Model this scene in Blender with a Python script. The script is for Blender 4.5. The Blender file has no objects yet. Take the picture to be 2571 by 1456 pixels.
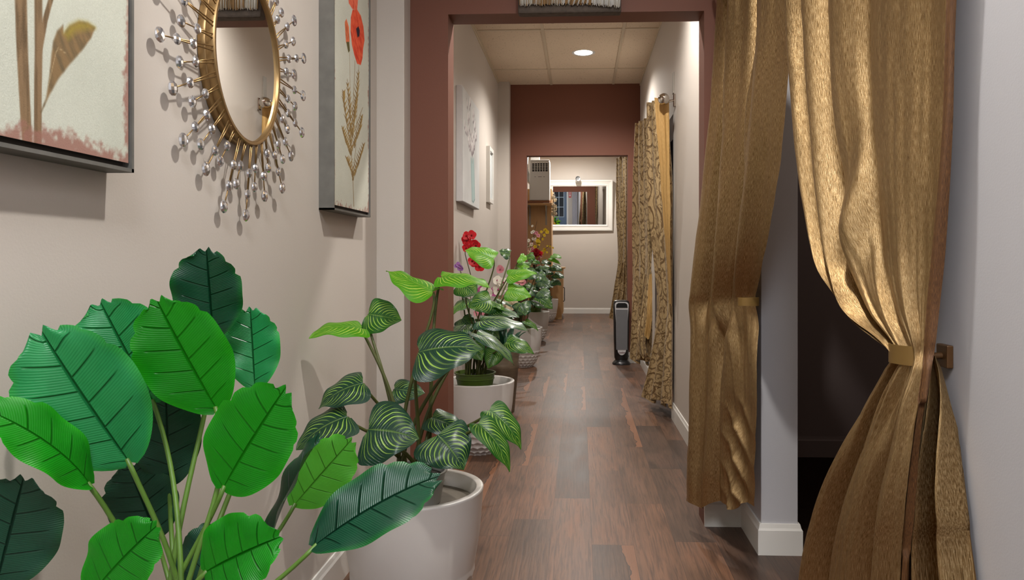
import bpy, bmesh, math, random
import numpy as np
from mathutils import Vector, Matrix

random.seed(7)
rng = np.random.default_rng(11)
PI = math.pi
SC = bpy.context.scene
COL = SC.collection

# ------------------------------------------------------------------ camera
CH, CF, PPX, PPY, TH = 1.05, 1870.0, 1377.0, 655.0, math.radians(2.4)
cs, sn = math.cos(TH), math.sin(TH)
cam_d = bpy.data.cameras.new('camera')
cam = bpy.data.objects.new('camera', cam_d)
COL.objects.link(cam)
cam.location = (0, 0, CH)
cam.rotation_euler = (PI / 2, 0, TH)
cam_d.sensor_width = 36
cam_d.sensor_fit = 'HORIZONTAL'
cam_d.lens = 36 * CF / 2571
cam_d.shift_x = (1285.5 - PPX) / 2571
cam_d.shift_y = (PPY - 728) / 2571
cam_d.clip_start = 0.02
cam_d.dof.use_dof = True
cam_d.dof.focus_distance = 3.6
cam_d.dof.aperture_fstop = 26.0
SC.camera = cam


def ray(px, py):
    a = (px - PPX) / CF
    return Vector((-sn + cs * a, cs + sn * a, (PPY - py) / CF))


def P(px, py, D):            # point of the photograph at depth D
    r = ray(px, py)
    t = D / r.y
    return Vector((r.x * t, D, CH + r.z * t))


def PX(px, py, X):           # point of the photograph on the plane x = X
    r = ray(px, py)
    t = X / r.x
    return Vector((X, r.y * t, CH + r.z * t))


# ------------------------------------------------------------------ materials
def srgb(r, g, b):
    def c(x):
        x /= 255.0
        return x / 12.92 if x <= 0.04045 else ((x + 0.055) / 1.055) ** 2.4
    return (c(r), c(g), c(b))


class N:
    """small node-tree helper"""
    def __init__(s, name):
        s.m = bpy.data.materials.new(name)
        s.m.use_nodes = True
        s.t = s.m.node_tree
        s.b = s.t.nodes['Principled BSDF']
        s.out = s.t.nodes['Material Output']

    def n(s, typ, **kw):
        nd = s.t.nodes.new(typ)
        for k, v in kw.items():
            setattr(nd, k, v)
        return nd

    def set(s, sock, v):
        if isinstance(v, bpy.types.NodeSocket):
            s.t.links.new(v, sock)
        elif v is not None:
            if isinstance(v, tuple) and len(v) == 3 and sock.type == 'RGBA':
                v = (*v, 1)
            sock.default_value = v

    def math(s, op, a, b=None, c=None, clamp=False):
        nd = s.n('ShaderNodeMath', operation=op, use_clamp=clamp)
        s.set(nd.inputs[0], a)
        if b is not None: s.set(nd.inputs[1], b)
        if c is not None: s.set(nd.inputs[2], c)
        return nd.outputs[0]

    def mix(s, f, a, b):
        nd = s.n('ShaderNodeMix', data_type='RGBA')
        s.set(nd.inputs[0], f); s.set(nd.inputs[6], a); s.set(nd.inputs[7], b)
        return nd.outputs[2]

    def ramp(s, f, stops, interp='LINEAR'):
        nd = s.n('ShaderNodeValToRGB')
        cr = nd.color_ramp
        cr.interpolation = interp
        while len(cr.elements) < len(stops):
            cr.elements.new(0.5)
        for e, (p, c) in zip(cr.elements, stops):
            e.position = p
            e.color = (c, c, c, 1) if isinstance(c, (int, float)) else (*c, 1)
        s.set(nd.inputs[0], f)
        return nd.outputs[0]

    def coord(s, kind='Object'):
        return s.n('ShaderNodeTexCoord').outputs[kind]

    def scale(s, v, sc):
        nd = s.n('ShaderNodeVectorMath', operation='MULTIPLY')
        s.set(nd.inputs[0], v); nd.inputs[1].default_value = sc
        return nd.outputs[0]

    def sep(s, v):
        nd = s.n('ShaderNodeSeparateXYZ'); s.set(nd.inputs[0], v)
        return nd.outputs

    def comb(s, x, y, z=0.0):
        nd = s.n('ShaderNodeCombineXYZ')
        s.set(nd.inputs[0], x); s.set(nd.inputs[1], y); s.set(nd.inputs[2], z)
        return nd.outputs[0]

    def noise(s, v, scale=5, detail=3, rough=0.5, dist=0.0):
        nd = s.n('ShaderNodeTexNoise')
        s.set(nd.inputs['Vector'], v)
        nd.inputs['Scale'].default_value = scale
        nd.inputs['Detail'].default_value = detail
        nd.inputs['Roughness'].default_value = rough
        nd.inputs['Distortion'].default_value = dist
        return nd.outputs['Fac']

    def bump(s, h, strength=0.3, dist=0.01):
        nd = s.n('ShaderNodeBump')
        nd.inputs['Strength'].default_value = strength
        nd.inputs['Distance'].default_value = dist
        s.set(nd.inputs['Height'], h)
        s.t.links.new(nd.outputs[0], s.b.inputs['Normal'])
        return nd.outputs[0]

    def p(s, **kw):
        names = dict(color='Base Color', rough='Roughness', metal='Metallic', spec='Specular IOR Level', trans='Transmission Weight',
                     ior='IOR', emit='Emission Color', estr='Emission Strength', sheen='Sheen Weight', coat='Coat Weight', alpha='Alpha')
        for k, v in kw.items():
            s.set(s.b.inputs[names[k]], v)
        return s


def simple(name, color, rough=0.5, metal=0.0, var=0.06, nscale=12, bump=0.0, **kw):
    m = N(name)
    co = m.coord('Object')
    f = m.noise(co, nscale, 3)
    c2 = tuple(max(0, x * (1 - 2 * var)) for x in color)
    m.p(color=m.mix(f, color, c2), rough=rough, metal=metal, **kw)
    if bump:
        m.bump(m.noise(co, nscale * 14, 2), bump, 0.002)
    return m.m


def paint(name, color, bump=0.12):
    m = N(name)
    co = m.coord('Object')
    f = m.noise(co, 1.3, 3)
    m.p(color=m.mix(f, color, tuple(x * 0.93 for x in color)), rough=0.55, spec=0.3)
    m.bump(m.noise(co, 260, 2), bump, 0.0015)
    return m.m


M = {}
M['wall'] = paint('wall_paint', srgb(195, 187, 178))
M['wall_white'] = paint('white_wall_paint', srgb(193, 193, 197))
M['brown'] = paint('terracotta_brown_paint', srgb(116, 73, 57))
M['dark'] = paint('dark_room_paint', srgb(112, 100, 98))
M['trim'] = simple('white_gloss_trim', srgb(226, 224, 218), 0.3, var=0.03)
M['white_pl'] = simple('white_plastic', srgb(222, 222, 220), 0.4, var=0.02)
M['black'] = simple('black_plastic', (0.012, 0.012, 0.013), 0.25, var=0.1)
M['grey_pl'] = simple('grey_mesh_plastic', srgb(108, 109, 112), 0.5, bump=0.5, nscale=40)
M['silver'] = simple('brushed_silver', srgb(216, 216, 218), 0.3, 0.25)
M['chrome'] = simple('polished_nickel', (0.62, 0.58, 0.53), 0.08, 1.0, var=0.02)
M['gold'] = simple('antique_gold_metal', (0.40, 0.26, 0.115), 0.36, 0.9, var=0.1, nscale=30)
M['goldtie'] = simple('dull_gold_band', srgb(140, 110, 60), 0.4, 0.5)
M['mirror'] = simple('mirror_glass', (0.93, 0.94, 0.93), 0.004, 1.0, var=0.005)
M['frame_grey'] = simple('weathered_grey_frame', srgb(112, 110, 104), 0.6, var=0.25, nscale=25)
M['black_lip'] = simple('dark_frame_recess', srgb(32, 28, 25), 0.6)
M['planter'] = simple('white_planter_glaze', srgb(208, 203, 198), 0.32, var=0.04, nscale=6, coat=0.2)
M['fill'] = simple('planter_filling', srgb(120, 112, 100), 0.8, var=0.3, nscale=20)
M['nursery'] = simple('green_nursery_plastic', srgb(70, 92, 28), 0.38, var=0.08)
M['clear_pot'] = simple('cloudy_nursery_plastic', srgb(150, 150, 145), 0.3)
M['soil'] = simple('dark_soil', srgb(45, 36, 28), 0.9, var=0.3, nscale=60, bump=0.6)
M['wood_cab'] = None
M['tbar'] = simple('ceiling_grid_metal', srgb(205, 190, 165), 0.5)
M['steel_grey'] = simple('grey_bracket', srgb(165, 160, 150), 0.4, 0.3)


def ceiling_mat():
    m = N('acoustic_ceiling_tile')
    co = m.coord('Object')
    sp = m.noise(m.scale(co, (1, 1, 1)), 75, 2, 0.6)
    f = m.ramp(sp, [(0.0, 0.0), (0.28, 0.0), (0.36, 1.0)])
    base = m.mix(m.noise(co, 2.0, 2), srgb(222, 204, 180), srgb(208, 190, 166))
    m.p(color=m.mix(f, srgb(150, 128, 105), base), rough=0.9, spec=0.1)
    m.bump(sp, 0.3, 0.003)
    return m.m
M['ceiling'] = ceiling_mat()


def floor_mat():
    m = N('walnut_vinyl_planks')
    x, y, z = m.sep(m.coord('Object'))
    W, L = 0.155, 0.98
    xs = m.math('DIVIDE', m.math('ADD', x, 10.03), W)
    ix = m.math('FLOOR', xs); fx = m.math('FRACT', xs)
    wn = m.n('ShaderNodeTexWhiteNoise', noise_dimensions='1D'); m.set(wn.inputs['W'], ix)
    ys = m.math('ADD', m.math('DIVIDE', m.math('ADD', y, 20.0), L), m.math('MULTIPLY', wn.outputs['Value'], 5.0))
    iy = m.math('FLOOR', ys); fy = m.math('FRACT', ys)
    wn2 = m.n('ShaderNodeTexWhiteNoise', noise_dimensions='2D'); m.set(wn2.inputs['Vector'], m.comb(ix, iy))
    r1, r2, r3 = m.sep(wn2.outputs['Color'])
    off = m.math('MULTIPLY', r1, 37.0)
    # broad figure and fine grain, both running along the plank
    fig = m.noise(m.comb(m.math('ADD', m.math('MULTIPLY', x, 7.0), off), m.math('MULTIPLY', y, 2.2), off), 1.0, 3, 0.55, 0.6)
    gr = m.noise(m.comb(m.math('ADD', m.math('MULTIPLY', x, 130.0), off), m.math('MULTIPLY', y, 5.0), off), 1.0, 3, 0.6, 0.8)
    base = m.ramp(fig, [(0.30, srgb(52, 40, 35)), (0.46, srgb(82, 60, 46)), (0.62, srgb(108, 76, 56)), (0.78, srgb(124, 82, 57))])
    tone = m.ramp(r2, [(0.0, srgb(58, 48, 44)), (0.45, srgb(98, 73, 56)), (1.0, srgb(132, 90, 63))])
    c = m.mix(0.5, base, tone)
    c = m.mix(m.ramp(gr, [(0.32, 0.62), (0.58, 0.0)]), c, srgb(42, 30, 24))
    # pale sapwood running along one edge of some planks
    edge = m.math('ADD', m.math('MULTIPLY', m.noise(m.comb(off, m.math('MULTIPLY', y, 2.4), 0.0), 1.0, 4, 0.6), 1.0), 0.36)
    edge = m.math('ADD', edge, m.math('MULTIPLY', m.math('GREATER_THAN', r3, 0.85), -0.05))
    edge = m.math('ADD', edge, m.math('MULTIPLY', m.math('LESS_THAN', r3, 0.70), 0.6))
    sap = m.math('GREATER_THAN', fx, edge)
    lin = m.math('MULTIPLY', m.math('GREATER_THAN', fx, m.math('SUBTRACT', edge, 0.03)), m.math('SUBTRACT', 1.0, sap))
    c = m.mix(m.math('MULTIPLY', sap, 0.55), c, srgb(148, 98, 66))
    c = m.mix(m.math('MULTIPLY', lin, 0.6), c, srgb(45, 30, 24))
    # seams
    sx = m.math('MINIMUM', fx, m.math('SUBTRACT', 1.0, fx))
    sy = m.math('MINIMUM', fy, m.math('SUBTRACT', 1.0, fy))
    seam = m.math('MAXIMUM', m.math('LESS_THAN', sx, 0.007), m.math('LESS_THAN', sy, 0.0014))
    c = m.mix(m.math('MULTIPLY', seam, 0.55), c, srgb(38, 26, 22))
    m.p(color=c, rough=m.math('ADD', m.math('MULTIPLY', fig, 0.16), 0.3), spec=0.45)
    m.bump(m.math('SUBTRACT', gr, m.math('MULTIPLY', seam, 2.0)), 0.16, 0.0015)
    return m.m
M['floor'] = floor_mat()


def carpet_mat():
    m = N('dark_brown_carpet')
    co = m.coord('Object')
    f = m.noise(co, 220, 2)
    m.p(color=m.mix(f, srgb(22, 14, 11), srgb(52, 38, 32)), rough=0.95, spec=0.05)
    m.bump(f, 0.8, 0.01)
    return m.m
M['carpet'] = carpet_mat()


def wood_mat(name, a, b, sc=(40, 40, 2.5)):
    m = N(name)
    co = m.coord('Object')
    g = m.noise(m.scale(co, sc), 1.0, 4, 0.6, 1.2)
    m.p(color=m.mix(g, a, b), rough=0.45)
    m.bump(g, 0.1, 0.002)
    return m.m
M['wood_cab'] = wood_mat('maple_cabinet_wood', srgb(212, 174, 124), srgb(190, 148, 100))
M['wood_dark'] = wood_mat('reddish_shelf_wood', srgb(150, 96, 62), srgb(112, 68, 42), (3, 40, 40))
M['wood_pot'] = wood_mat('weathered_pot_wood', srgb(120, 105, 85), srgb(66, 54, 42), (10, 10, 60))


def gold_cloth(name, lo, mid, hi, metal=0.9, rough=0.40, slub=1.0):
    m = N(name)
    u, v, _ = m.sep(m.coord('UV'))
    cr = m.noise(m.comb(m.math('MULTIPLY', u, 760.0), m.math('MULTIPLY', v, 62.0)), 1.0, 2, 0.5, 0.25)
    spk = m.noise(m.comb(m.math('MULTIPLY', u, 700.0), m.math('MULTIPLY', v, 230.0)), 1.0, 2, 0.5, 0.4)
    big = m.noise(m.comb(m.math('MULTIPLY', u, 5.0), m.math('MULTIPLY', v, 3.0)), 1.0, 2)
    c = m.ramp(cr, [(0.30, lo), (0.48, mid), (0.72, hi)])  # crinkle shadows and highlights put into the colour
    c = m.mix(m.math('MULTIPLY', m.ramp(spk, [(0.62, 0.0), (0.70, 1.0)]), 0.45 * slub), c, srgb(236, 216, 172))  # sparkle glints painted as pale specks
    c = m.mix(m.math('MULTIPLY', big, 0.2), c, lo)
    m.p(color=c, rough=m.math('ADD', m.math('MULTIPLY', cr, 0.22), rough - 0.13), metal=metal)
    m.bump(m.math('ADD', cr, m.math('MULTIPLY', spk, 0.4)), 0.42, 0.002)
    return m.m
M['goldcloth'] = gold_cloth('gold_slub_cloth', srgb(112, 87, 54), srgb(155, 126, 84), srgb(208, 181, 136))
M['velvet'] = gold_cloth('rust_brown_lining', srgb(66, 40, 20), srgb(98, 64, 34), srgb(134, 94, 54), 0.2, 0.55, 0.15)
M['ochre'] = gold_cloth('ochre_gold_lining', srgb(150, 116, 66), srgb(176, 140, 82), srgb(200, 164, 104), 0.3, 0.5, 0.2)


def damask():
    m = N('damask_scroll_cloth')
    uv = m.coord('UV')
    vor = m.n('ShaderNodeTexVoronoi', voronoi_dimensions='2D', feature='F1')
    warp = m.noise(uv, 6, 2)
    s = m.n('ShaderNodeVectorMath', operation='ADD')
    m.set(s.inputs[0], m.scale(uv, (1, 1, 1))); m.set(s.inputs[1], m.comb(m.math('MULTIPLY', warp, 0.05), m.math('MULTIPLY', warp, 0.03)))
    m.set(vor.inputs['Vector'], s.outputs[0]); vor.inputs['Scale'].default_value = 8.5
    vor.inputs['Randomness'].default_value = 0.8
    sub = m.n('ShaderNodeVectorMath', operation='SUBTRACT')
    m.set(sub.inputs[0], m.scale(s.outputs[0], (8.5, 8.5, 8.5)))
    m.set(sub.inputs[1], m.scale(vor.outputs['Position'], (8.5, 8.5, 8.5)))
    dx, dy, _ = m.sep(sub.outputs[0])
    ang = m.math('ARCTAN2', dy, dx)
    d = vor.outputs['Distance']
    spiral = m.math('SINE', m.math('ADD', m.math('MULTIPLY', ang, 1.0), m.math('MULTIPLY', d, 13.0)))
    line = m.ramp(spiral, [(0.0, 0.0), (0.62, 0.0), (0.72, 1.0)])
    blot = m.ramp(m.noise(uv, 26, 2, 0.5, 1.5), [(0.0, 0.0), (0.55, 0.0), (0.6, 1.0)])
    f = m.math('MAXIMUM', m.math('MULTIPLY', line, m.ramp(d, [(0.0, 0.6), (0.75, 1.0)])), m.math('MULTIPLY', blot, 0.8))
    wv = m.noise(m.scale(uv, (160, 40, 1)), 1.0, 2)
    base = m.mix(wv, srgb(196, 172, 128), srgb(164, 138, 96))
    m.p(color=m.mix(f, base, srgb(104, 79, 48)), rough=0.42, metal=0.35, sheen=0.1)
    m.bump(m.math('ADD', wv, m.math('MULTIPLY', f, -0.6)), 0.3, 0.003)
    return m.m
M['damask'] = damask()


def leaf_shader(m, color, trans_col, rough, tw):
    """glossy top plus light passing through the blade"""
    m.p(color=color, rough=rough + 0.05, spec=0.42)
    tr = m.n('ShaderNodeBsdfTranslucent'); m.set(tr.inputs['Color'], trans_col)
    mx = m.n('ShaderNodeMixShader'); mx.inputs[0].default_value = tw
    m.t.links.new(m.b.outputs[0], mx.inputs[1]); m.t.links.new(tr.outputs[0], mx.inputs[2])
    m.t.links.new(mx.outputs[0], m.out.inputs['Surface'])


def calathea_mat(name, base, base2, stripe, tw, tcol, rough=0.3, nst=9.0, soft=0.5):
    m = N(name)
    u, v, _ = m.sep(m.coord('UV'))
    a = m.math('MULTIPLY', m.math('ABSOLUTE', m.math('SUBTRACT', v, 0.5)), 2.0)
    side = m.math('MULTIPLY', m.math('GREATER_THAN', v, 0.5), 0.43)
    wob = m.math('MULTIPLY', m.noise(m.comb(m.math('MULTIPLY', u, 8.0), m.math('MULTIPLY', v, 6.0), m.n('ShaderNodeObjectInfo').outputs['Random']), 1.0, 2), 0.03)
    c = m.math('SUBTRACT', u, m.math('MULTIPLY', m.math('POWER', a, 1.5), 0.60))
    c = m.math('ADD', m.math('ADD', c, wob), side)
    fr = m.math('FRACT', m.math('MULTIPLY', c, nst))
    tri = m.math('ABSOLUTE', m.math('SUBTRACT', m.math('MULTIPLY', fr, 2.0), 1.0))
    wid = m.math('MULTIPLY', m.math('SINE', m.math('MULTIPLY', m.math('POWER', a, 0.8), 3.05)), soft)
    on = m.ramp(m.math('SUBTRACT', wid, tri), [(0.0, 0.0), (0.10, 1.0)])
    per = m.noise(m.comb(m.math('FLOOR', m.math('MULTIPLY', c, nst)), m.n('ShaderNodeObjectInfo').outputs['Random'], 0.0), 7.3, 0)
    on = m.math('MULTIPLY', on, m.ramp(a, [(0.06, 0.0), (0.2, 1.0), (0.8, 1.0), (0.93, 0.0)]))
    on = m.math('MULTIPLY', on, m.ramp(per, [(0.3, 0.35), (0.55, 1.0)]))
    fr2 = m.math('FRACT', m.math('MULTIPLY', c, nst * 2.0))
    fine = m.ramp(fr2, [(0.0, 1.0), (0.12, 0.0), (0.88, 0.0), (1.0, 1.0)])
    rib = m.ramp(a, [(0.0, 1.0), (0.045, 0.0)])
    col = m.mix(m.noise(m.comb(m.math('MULTIPLY', u, 3.0), v), 2.0, 2), base, base2)
    col = m.mix(m.math('MULTIPLY', fine, 0.3), col, tuple(x * 0.6 for x in base))
    col = m.mix(on, col, stripe)
    col = m.mix(m.math('MULTIPLY', rib, 0.4), col, stripe)
    tc = m.mix(m.math('MULTIPLY', on, 0.6), tcol, stripe)
    leaf_shader(m, col, tc, rough, tw)
    m.bump(m.math('ADD', m.math('MULTIPLY', fine, -1.0), m.math('MULTIPLY', rib, -1.0)), 0.35, 0.004)
    return m.m
M['cal_dark'] = calathea_mat('calathea_dark_leaf', srgb(14, 46, 34), srgb(22, 62, 42), srgb(140, 178, 74), 0.10, srgb(40, 120, 20), 0.27, 9.0, 0.32)
M['cal_mid'] = calathea_mat('calathea_mid_leaf', srgb(18, 66, 20), srgb(32, 92, 24), srgb(158, 196, 78), 0.22, srgb(70, 150, 20), 0.3, 9.0, 0.36)
M['cal_backlit'] = calathea_mat('calathea_backlit_leaf', srgb(62, 138, 22), srgb(92, 164, 28), srgb(186, 216, 86), 0.35, srgb(110, 185, 25), 0.33, 9.5, 0.34)  # glow of light through the blade is put into this leaf colour


def banana_mat(name, base, base2, tw, tcol, rough=0.33, rib_f=0.55):
    m = N(name)
    u, v, _ = m.sep(m.coord('UV'))
    a = m.math('MULTIPLY', m.math('ABSOLUTE', m.math('SUBTRACT', v, 0.5)), 2.0)
    side = m.math('MULTIPLY', m.math('GREATER_THAN', v, 0.5), 0.27)
    c = m.math('ADD', m.math('SUBTRACT', u, m.math('MULTIPLY', a, 0.13)), side)
    fr = m.math('FRACT', m.math('MULTIPLY', c, 5.5))
    line = m.ramp(fr, [(0.0, 1.0), (0.045, 0.0), (0.96, 0.0), (1.0, 1.0)])
    line = m.math('MULTIPLY', line, m.ramp(a, [(0.0, 1.0), (0.55, 0.7), (0.75, 0.0)]))
    fine = m.math('FRACT', m.math('MULTIPLY', c, 60.0))
    rib = m.ramp(a, [(0.0, 1.0), (0.035, 0.0)])
    edge = m.ramp(a, [(0.80, 0.0), (1.0, 0.55)])
    col = m.mix(m.noise(m.comb(m.math('MULTIPLY', u, 3.0), m.math('MULTIPLY', v, 3.0)), 1.4, 2), base, base2)
    col = m.mix(edge, col, tcol)
    col = m.mix(m.math('MULTIPLY', m.math('MAXIMUM', line, rib), rib_f), col, tuple(x * 0.22 for x in base))
    leaf_shader(m, col, tcol, rough, tw)
    m.bump(m.math('SUBTRACT', m.math('MULTIPLY', m.math('SINE', m.math('MULTIPLY', fine, 3.14159)), 0.055), m.math('MAXIMUM', line, m.math('MULTIPLY', rib, 1.3))), 0.8, 0.006)
    return m.m
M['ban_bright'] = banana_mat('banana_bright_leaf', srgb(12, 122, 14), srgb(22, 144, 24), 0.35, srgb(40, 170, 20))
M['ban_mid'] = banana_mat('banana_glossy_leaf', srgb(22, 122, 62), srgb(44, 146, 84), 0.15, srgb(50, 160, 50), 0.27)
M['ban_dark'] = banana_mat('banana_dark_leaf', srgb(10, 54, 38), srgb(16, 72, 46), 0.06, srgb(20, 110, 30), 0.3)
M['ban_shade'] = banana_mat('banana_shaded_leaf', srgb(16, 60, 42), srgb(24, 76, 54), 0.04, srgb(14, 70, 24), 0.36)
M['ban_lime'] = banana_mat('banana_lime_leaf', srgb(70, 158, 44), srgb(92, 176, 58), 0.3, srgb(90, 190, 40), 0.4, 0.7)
M['stem_green'] = simple('pale_green_stem', srgb(92, 128, 48), 0.4, var=0.12)
M['stem_olive'] = simple('olive_stem', srgb(78, 84, 34), 0.5, var=0.2, nscale=40)
M['stem_brown'] = simple('brown_twig', srgb(66, 50, 36), 0.7, var=0.2, nscale=40)
for k, c in dict(red=(200, 22, 34), crimson=(140, 14, 20), pink=(214, 140, 150), magenta=(188, 96, 150), violet=(160, 110, 176), white=(232, 226, 212),
                 cream=(208, 192, 160), yellow=(212, 180, 40), peach=(222, 170, 148), lip=(170, 60, 110)).items():
    m = N('petal_' + k)
    leaf_shader(m, m.mix(m.noise(m.coord('Object'), 40, 2), srgb(*c), tuple(x * 0.8 for x in srgb(*c))), srgb(*c), 0.5, 0.25)
    M['p_' + k] = m.m
m = N('jewel_crystal')
m.p(color=(0.86, 0.89, 0.93), rough=0.05, metal=0.85, coat=0.6)
m.set(m.b.inputs['Base Color'], m.mix(m.noise(m.coord('Object'), 160, 1), (0.5, 0.52, 0.56), (0.97, 0.98, 1.0)))
M['jewel'] = m.m
m = N('lamp_diffuser')
m.p(color=(1, 1, 1), emit=(1.0, 0.96, 0.9), estr=14.0)
M['lamp'] = m.m
M['canvas_edge'] = simple('canvas_edge_grey', srgb(196, 194, 194), 0.7, bump=0.2)


def vcol_mat(name, rough=0.75, bscale=420):
    m = N(name)
    at = m.n('ShaderNodeAttribute', attribute_name='paint')
    m.p(color=at.outputs['Color'], rough=rough, spec=0.2)
    m.bump(m.noise(m.coord('Object'), bscale, 2), 0.25, 0.002)
    return m.m
M['canvas'] = vcol_mat('painted_canvas')


# ------------------------------------------------------------------ mesh helpers
def tag(o, label=None, cat=None, group=None, kind=None):
    if label: o['label'] = label
    if cat: o['category'] = cat
    if group: o['group'] = group
    if kind: o['kind'] = kind
    return o


def thing(name, loc, label, cat, group=None):
    o = bpy.data.objects.new(name, None)
    COL.objects.link(o)
    o.location = loc
    o.empty_display_size = 0.05
    return tag(o, label, cat, group)


class MB:
    def __init__(s):
        s.v, s.f, s.mi, s.uv = [], [], [], {}

    def add(s, vs, fs, mi=0, mtx=None, uvs=None):
        b = len(s.v)
        for i, p in enumerate(vs):
            p = Vector(p)
            s.v.append(mtx @ p if mtx else p)
            if uvs is not None: s.uv[b + i] = uvs[i]
        for f in fs:
            s.f.append(tuple(b + i for i in f)); s.mi.append(mi)
        return s

    def box(s, lo, hi, mi=0, mtx=None):
        x0, y0, z0 = lo; x1, y1, z1 = hi
        vs = [(x0, y0, z0), (x1, y0, z0), (x1, y1, z0), (x0, y1, z0), (x0, y0, z1), (x1, y0, z1), (x1, y1, z1), (x0, y1, z1)]
        return s.add(vs, [(0, 3, 2, 1), (4, 5, 6, 7), (0, 1, 5, 4), (1, 2, 6, 5), (2, 3, 7, 6), (3, 0, 4, 7)], mi, mtx)

    def tube(s, pts, rad, seg=8, mi=0, cap=True):
        pts = [Vector(p) for p in pts]
        n = len(pts)
        rs = [rad] * n if isinstance(rad, (int, float)) else list(rad)
        vs, fs = [], []
        up = Vector((0.31, 0.17, 0.93))
        for i, p in enumerate(pts):
            t = (pts[min(i + 1, n - 1)] - pts[max(i - 1, 0)]).normalized()
            a = t.cross(up)
            if a.length < 1e-3: a = t.cross(Vector((1, 0, 0)))
            a.normalize(); b = t.cross(a)
            for k in range(seg):
                q = 2 * PI * k / seg
                vs.append(p + (a * math.cos(q) + b * math.sin(q)) * rs[i])
        for i in range(n - 1):
            for k in range(seg):
                fs.append((i * seg + k, i * seg + (k + 1) % seg, (i + 1) * seg + (k + 1) % seg, (i + 1) * seg + k))
        if cap:
            fs.append(tuple(range(seg - 1, -1, -1))); fs.append(tuple((n - 1) * seg + k for k in range(seg)))
        return s.add(vs, fs, mi)

    def lathe(s, prof, seg=32, mi=0, mtx=None, sx=1.0, sy=1.0, cap=False):
        vs, fs = [], []
        n = len(prof)
        for r, z in prof:
            for k in range(seg):
                q = 2 * PI * k / seg
                vs.append((r * math.cos(q) * sx, r * math.sin(q) * sy, z))
        for i in range(n - 1):
            for k in range(seg):
                fs.append((i * seg + k, i * seg + (k + 1) % seg, (i + 1) * seg + (k + 1) % seg, (i + 1) * seg + k))
        if cap:
            fs.append(tuple(range(seg - 1, -1, -1))); fs.append(tuple((n - 1) * seg + k for k in range(seg)))
        return s.add(vs, fs, mi, mtx)

    def prism(s, poly, axis, a, b, mi=0, mtx=None):
        """polygon of 2-D points pushed from a to b along axis ('x','y','z')"""
        def pt(p, h):
            return {'x': (h, p[0], p[1]), 'y': (p[0], h, p[1]), 'z': (p[0], p[1], h)}[axis]
        n = len(poly)
        vs = [pt(p, a) for p in poly] + [pt(p, b) for p in poly]
        fs = [tuple(range(n - 1, -1, -1)), tuple(range(n, 2 * n))] + [(i, (i + 1) % n, n + (i + 1) % n, n + i) for i in range(n)]
        return s.add(vs, fs, mi, mtx)

    def build(s, name, mats, parent=None, smooth=False, bevel=0.0, bseg=2, fix=True):
        me = bpy.data.meshes.new(name)
        me.from_pydata([tuple(p) for p in s.v], [], s.f)
        if not isinstance(mats, (list, tuple)): mats = [mats]
        for m in mats: me.materials.append(m)
        me.polygons.foreach_set('material_index', s.mi)
        if s.uv:
            uvl = me.uv_layers.new(name='UVMap')
            li = np.empty(len(me.loops), dtype=np.int32)
            me.loops.foreach_get('vertex_index', li)
            arr = np.array([s.uv.get(i, (0, 0)) for i in range(len(s.v))], dtype=np.float32)
            uvl.data.foreach_set('uv', arr[li].ravel())
        if fix:
            bm = bmesh.new(); bm.from_mesh(me)
            bmesh.ops.recalc_face_normals(bm, faces=bm.faces)
            bm.to_mesh(me); bm.free()
        if smooth:
            me.polygons.foreach_set('use_smooth', [True] * len(me.polygons))
        me.update()
        o = bpy.data.objects.new(name, me)
        COL.objects.link(o)
        if bevel:
            md = o.modifiers.new('bevel', 'BEVEL'); md.width = bevel; md.segments = bseg; md.limit_method = 'ANGLE'
        if smooth and (bevel or smooth == 'auto'):
            try:
                me.set_sharp_from_angle(angle=math.radians(40))
            except Exception:
                pass
        if parent is not None:
            o.parent = parent
            if parent.parent is None:
                o.matrix_parent_inverse = Matrix.Translation(-Vector(parent.location))
        return o


def struct(name, mb, mat, parent=None, **kw):
    o = mb.build(name, mat, parent, **kw)
    if parent is None: o['kind'] = 'structure'
    return o


def dup(root, loc, label, group=None):
    r = root.copy(); COL.objects.link(r); r.location = loc
    r['label'] = label
    if group: r['group'] = group
    for ch in list(root.children):
        c = ch.copy(); COL.objects.link(c); c.parent = r
        c.matrix_parent_inverse = ch.matrix_parent_inverse.copy()
        for g in ch.children:
            d = g.copy(); COL.objects.link(d); d.parent = c
            d.matrix_parent_inverse = g.matrix_parent_inverse.copy()
    return r


def bez(p0, p1, p2, p3, n=14):
    p0, p1, p2, p3 = map(Vector, (p0, p1, p2, p3))
    return [(p0 * (1 - t) ** 3 + p1 * (3 * t * (1 - t) ** 2) + p2 * (3 * t * t * (1 - t)) + p3 * t ** 3) for t in [i / (n - 1) for i in range(n)]]


def vnoise(x, y, seed=0):
    g = np.random.default_rng(seed).random((64, 64))
    x = np.asarray(x, float); y = np.asarray(y, float)
    xi = np.floor(x).astype(int); yi = np.floor(y).astype(int)
    fx = x - xi; fy = y - yi
    fx = fx * fx * (3 - 2 * fx); fy = fy * fy * (3 - 2 * fy)
    a = g[xi % 64, yi % 64]; b = g[(xi + 1) % 64, yi % 64]; c = g[xi % 64, (yi + 1) % 64]; d = g[(xi + 1) % 64, (yi + 1) % 64]
    return (a * (1 - fx) + b * fx) * (1 - fy) + (c * (1 - fx) + d * fx) * fy


def fbm(x, y, seed=0, oct=3):
    v = 0; amp = 0.5
    for o in range(oct):
        v = v + amp * vnoise(np.asarray(x) * 2 ** o, np.asarray(y) * 2 ** o, seed + o); amp *= 0.5
    return v


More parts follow.
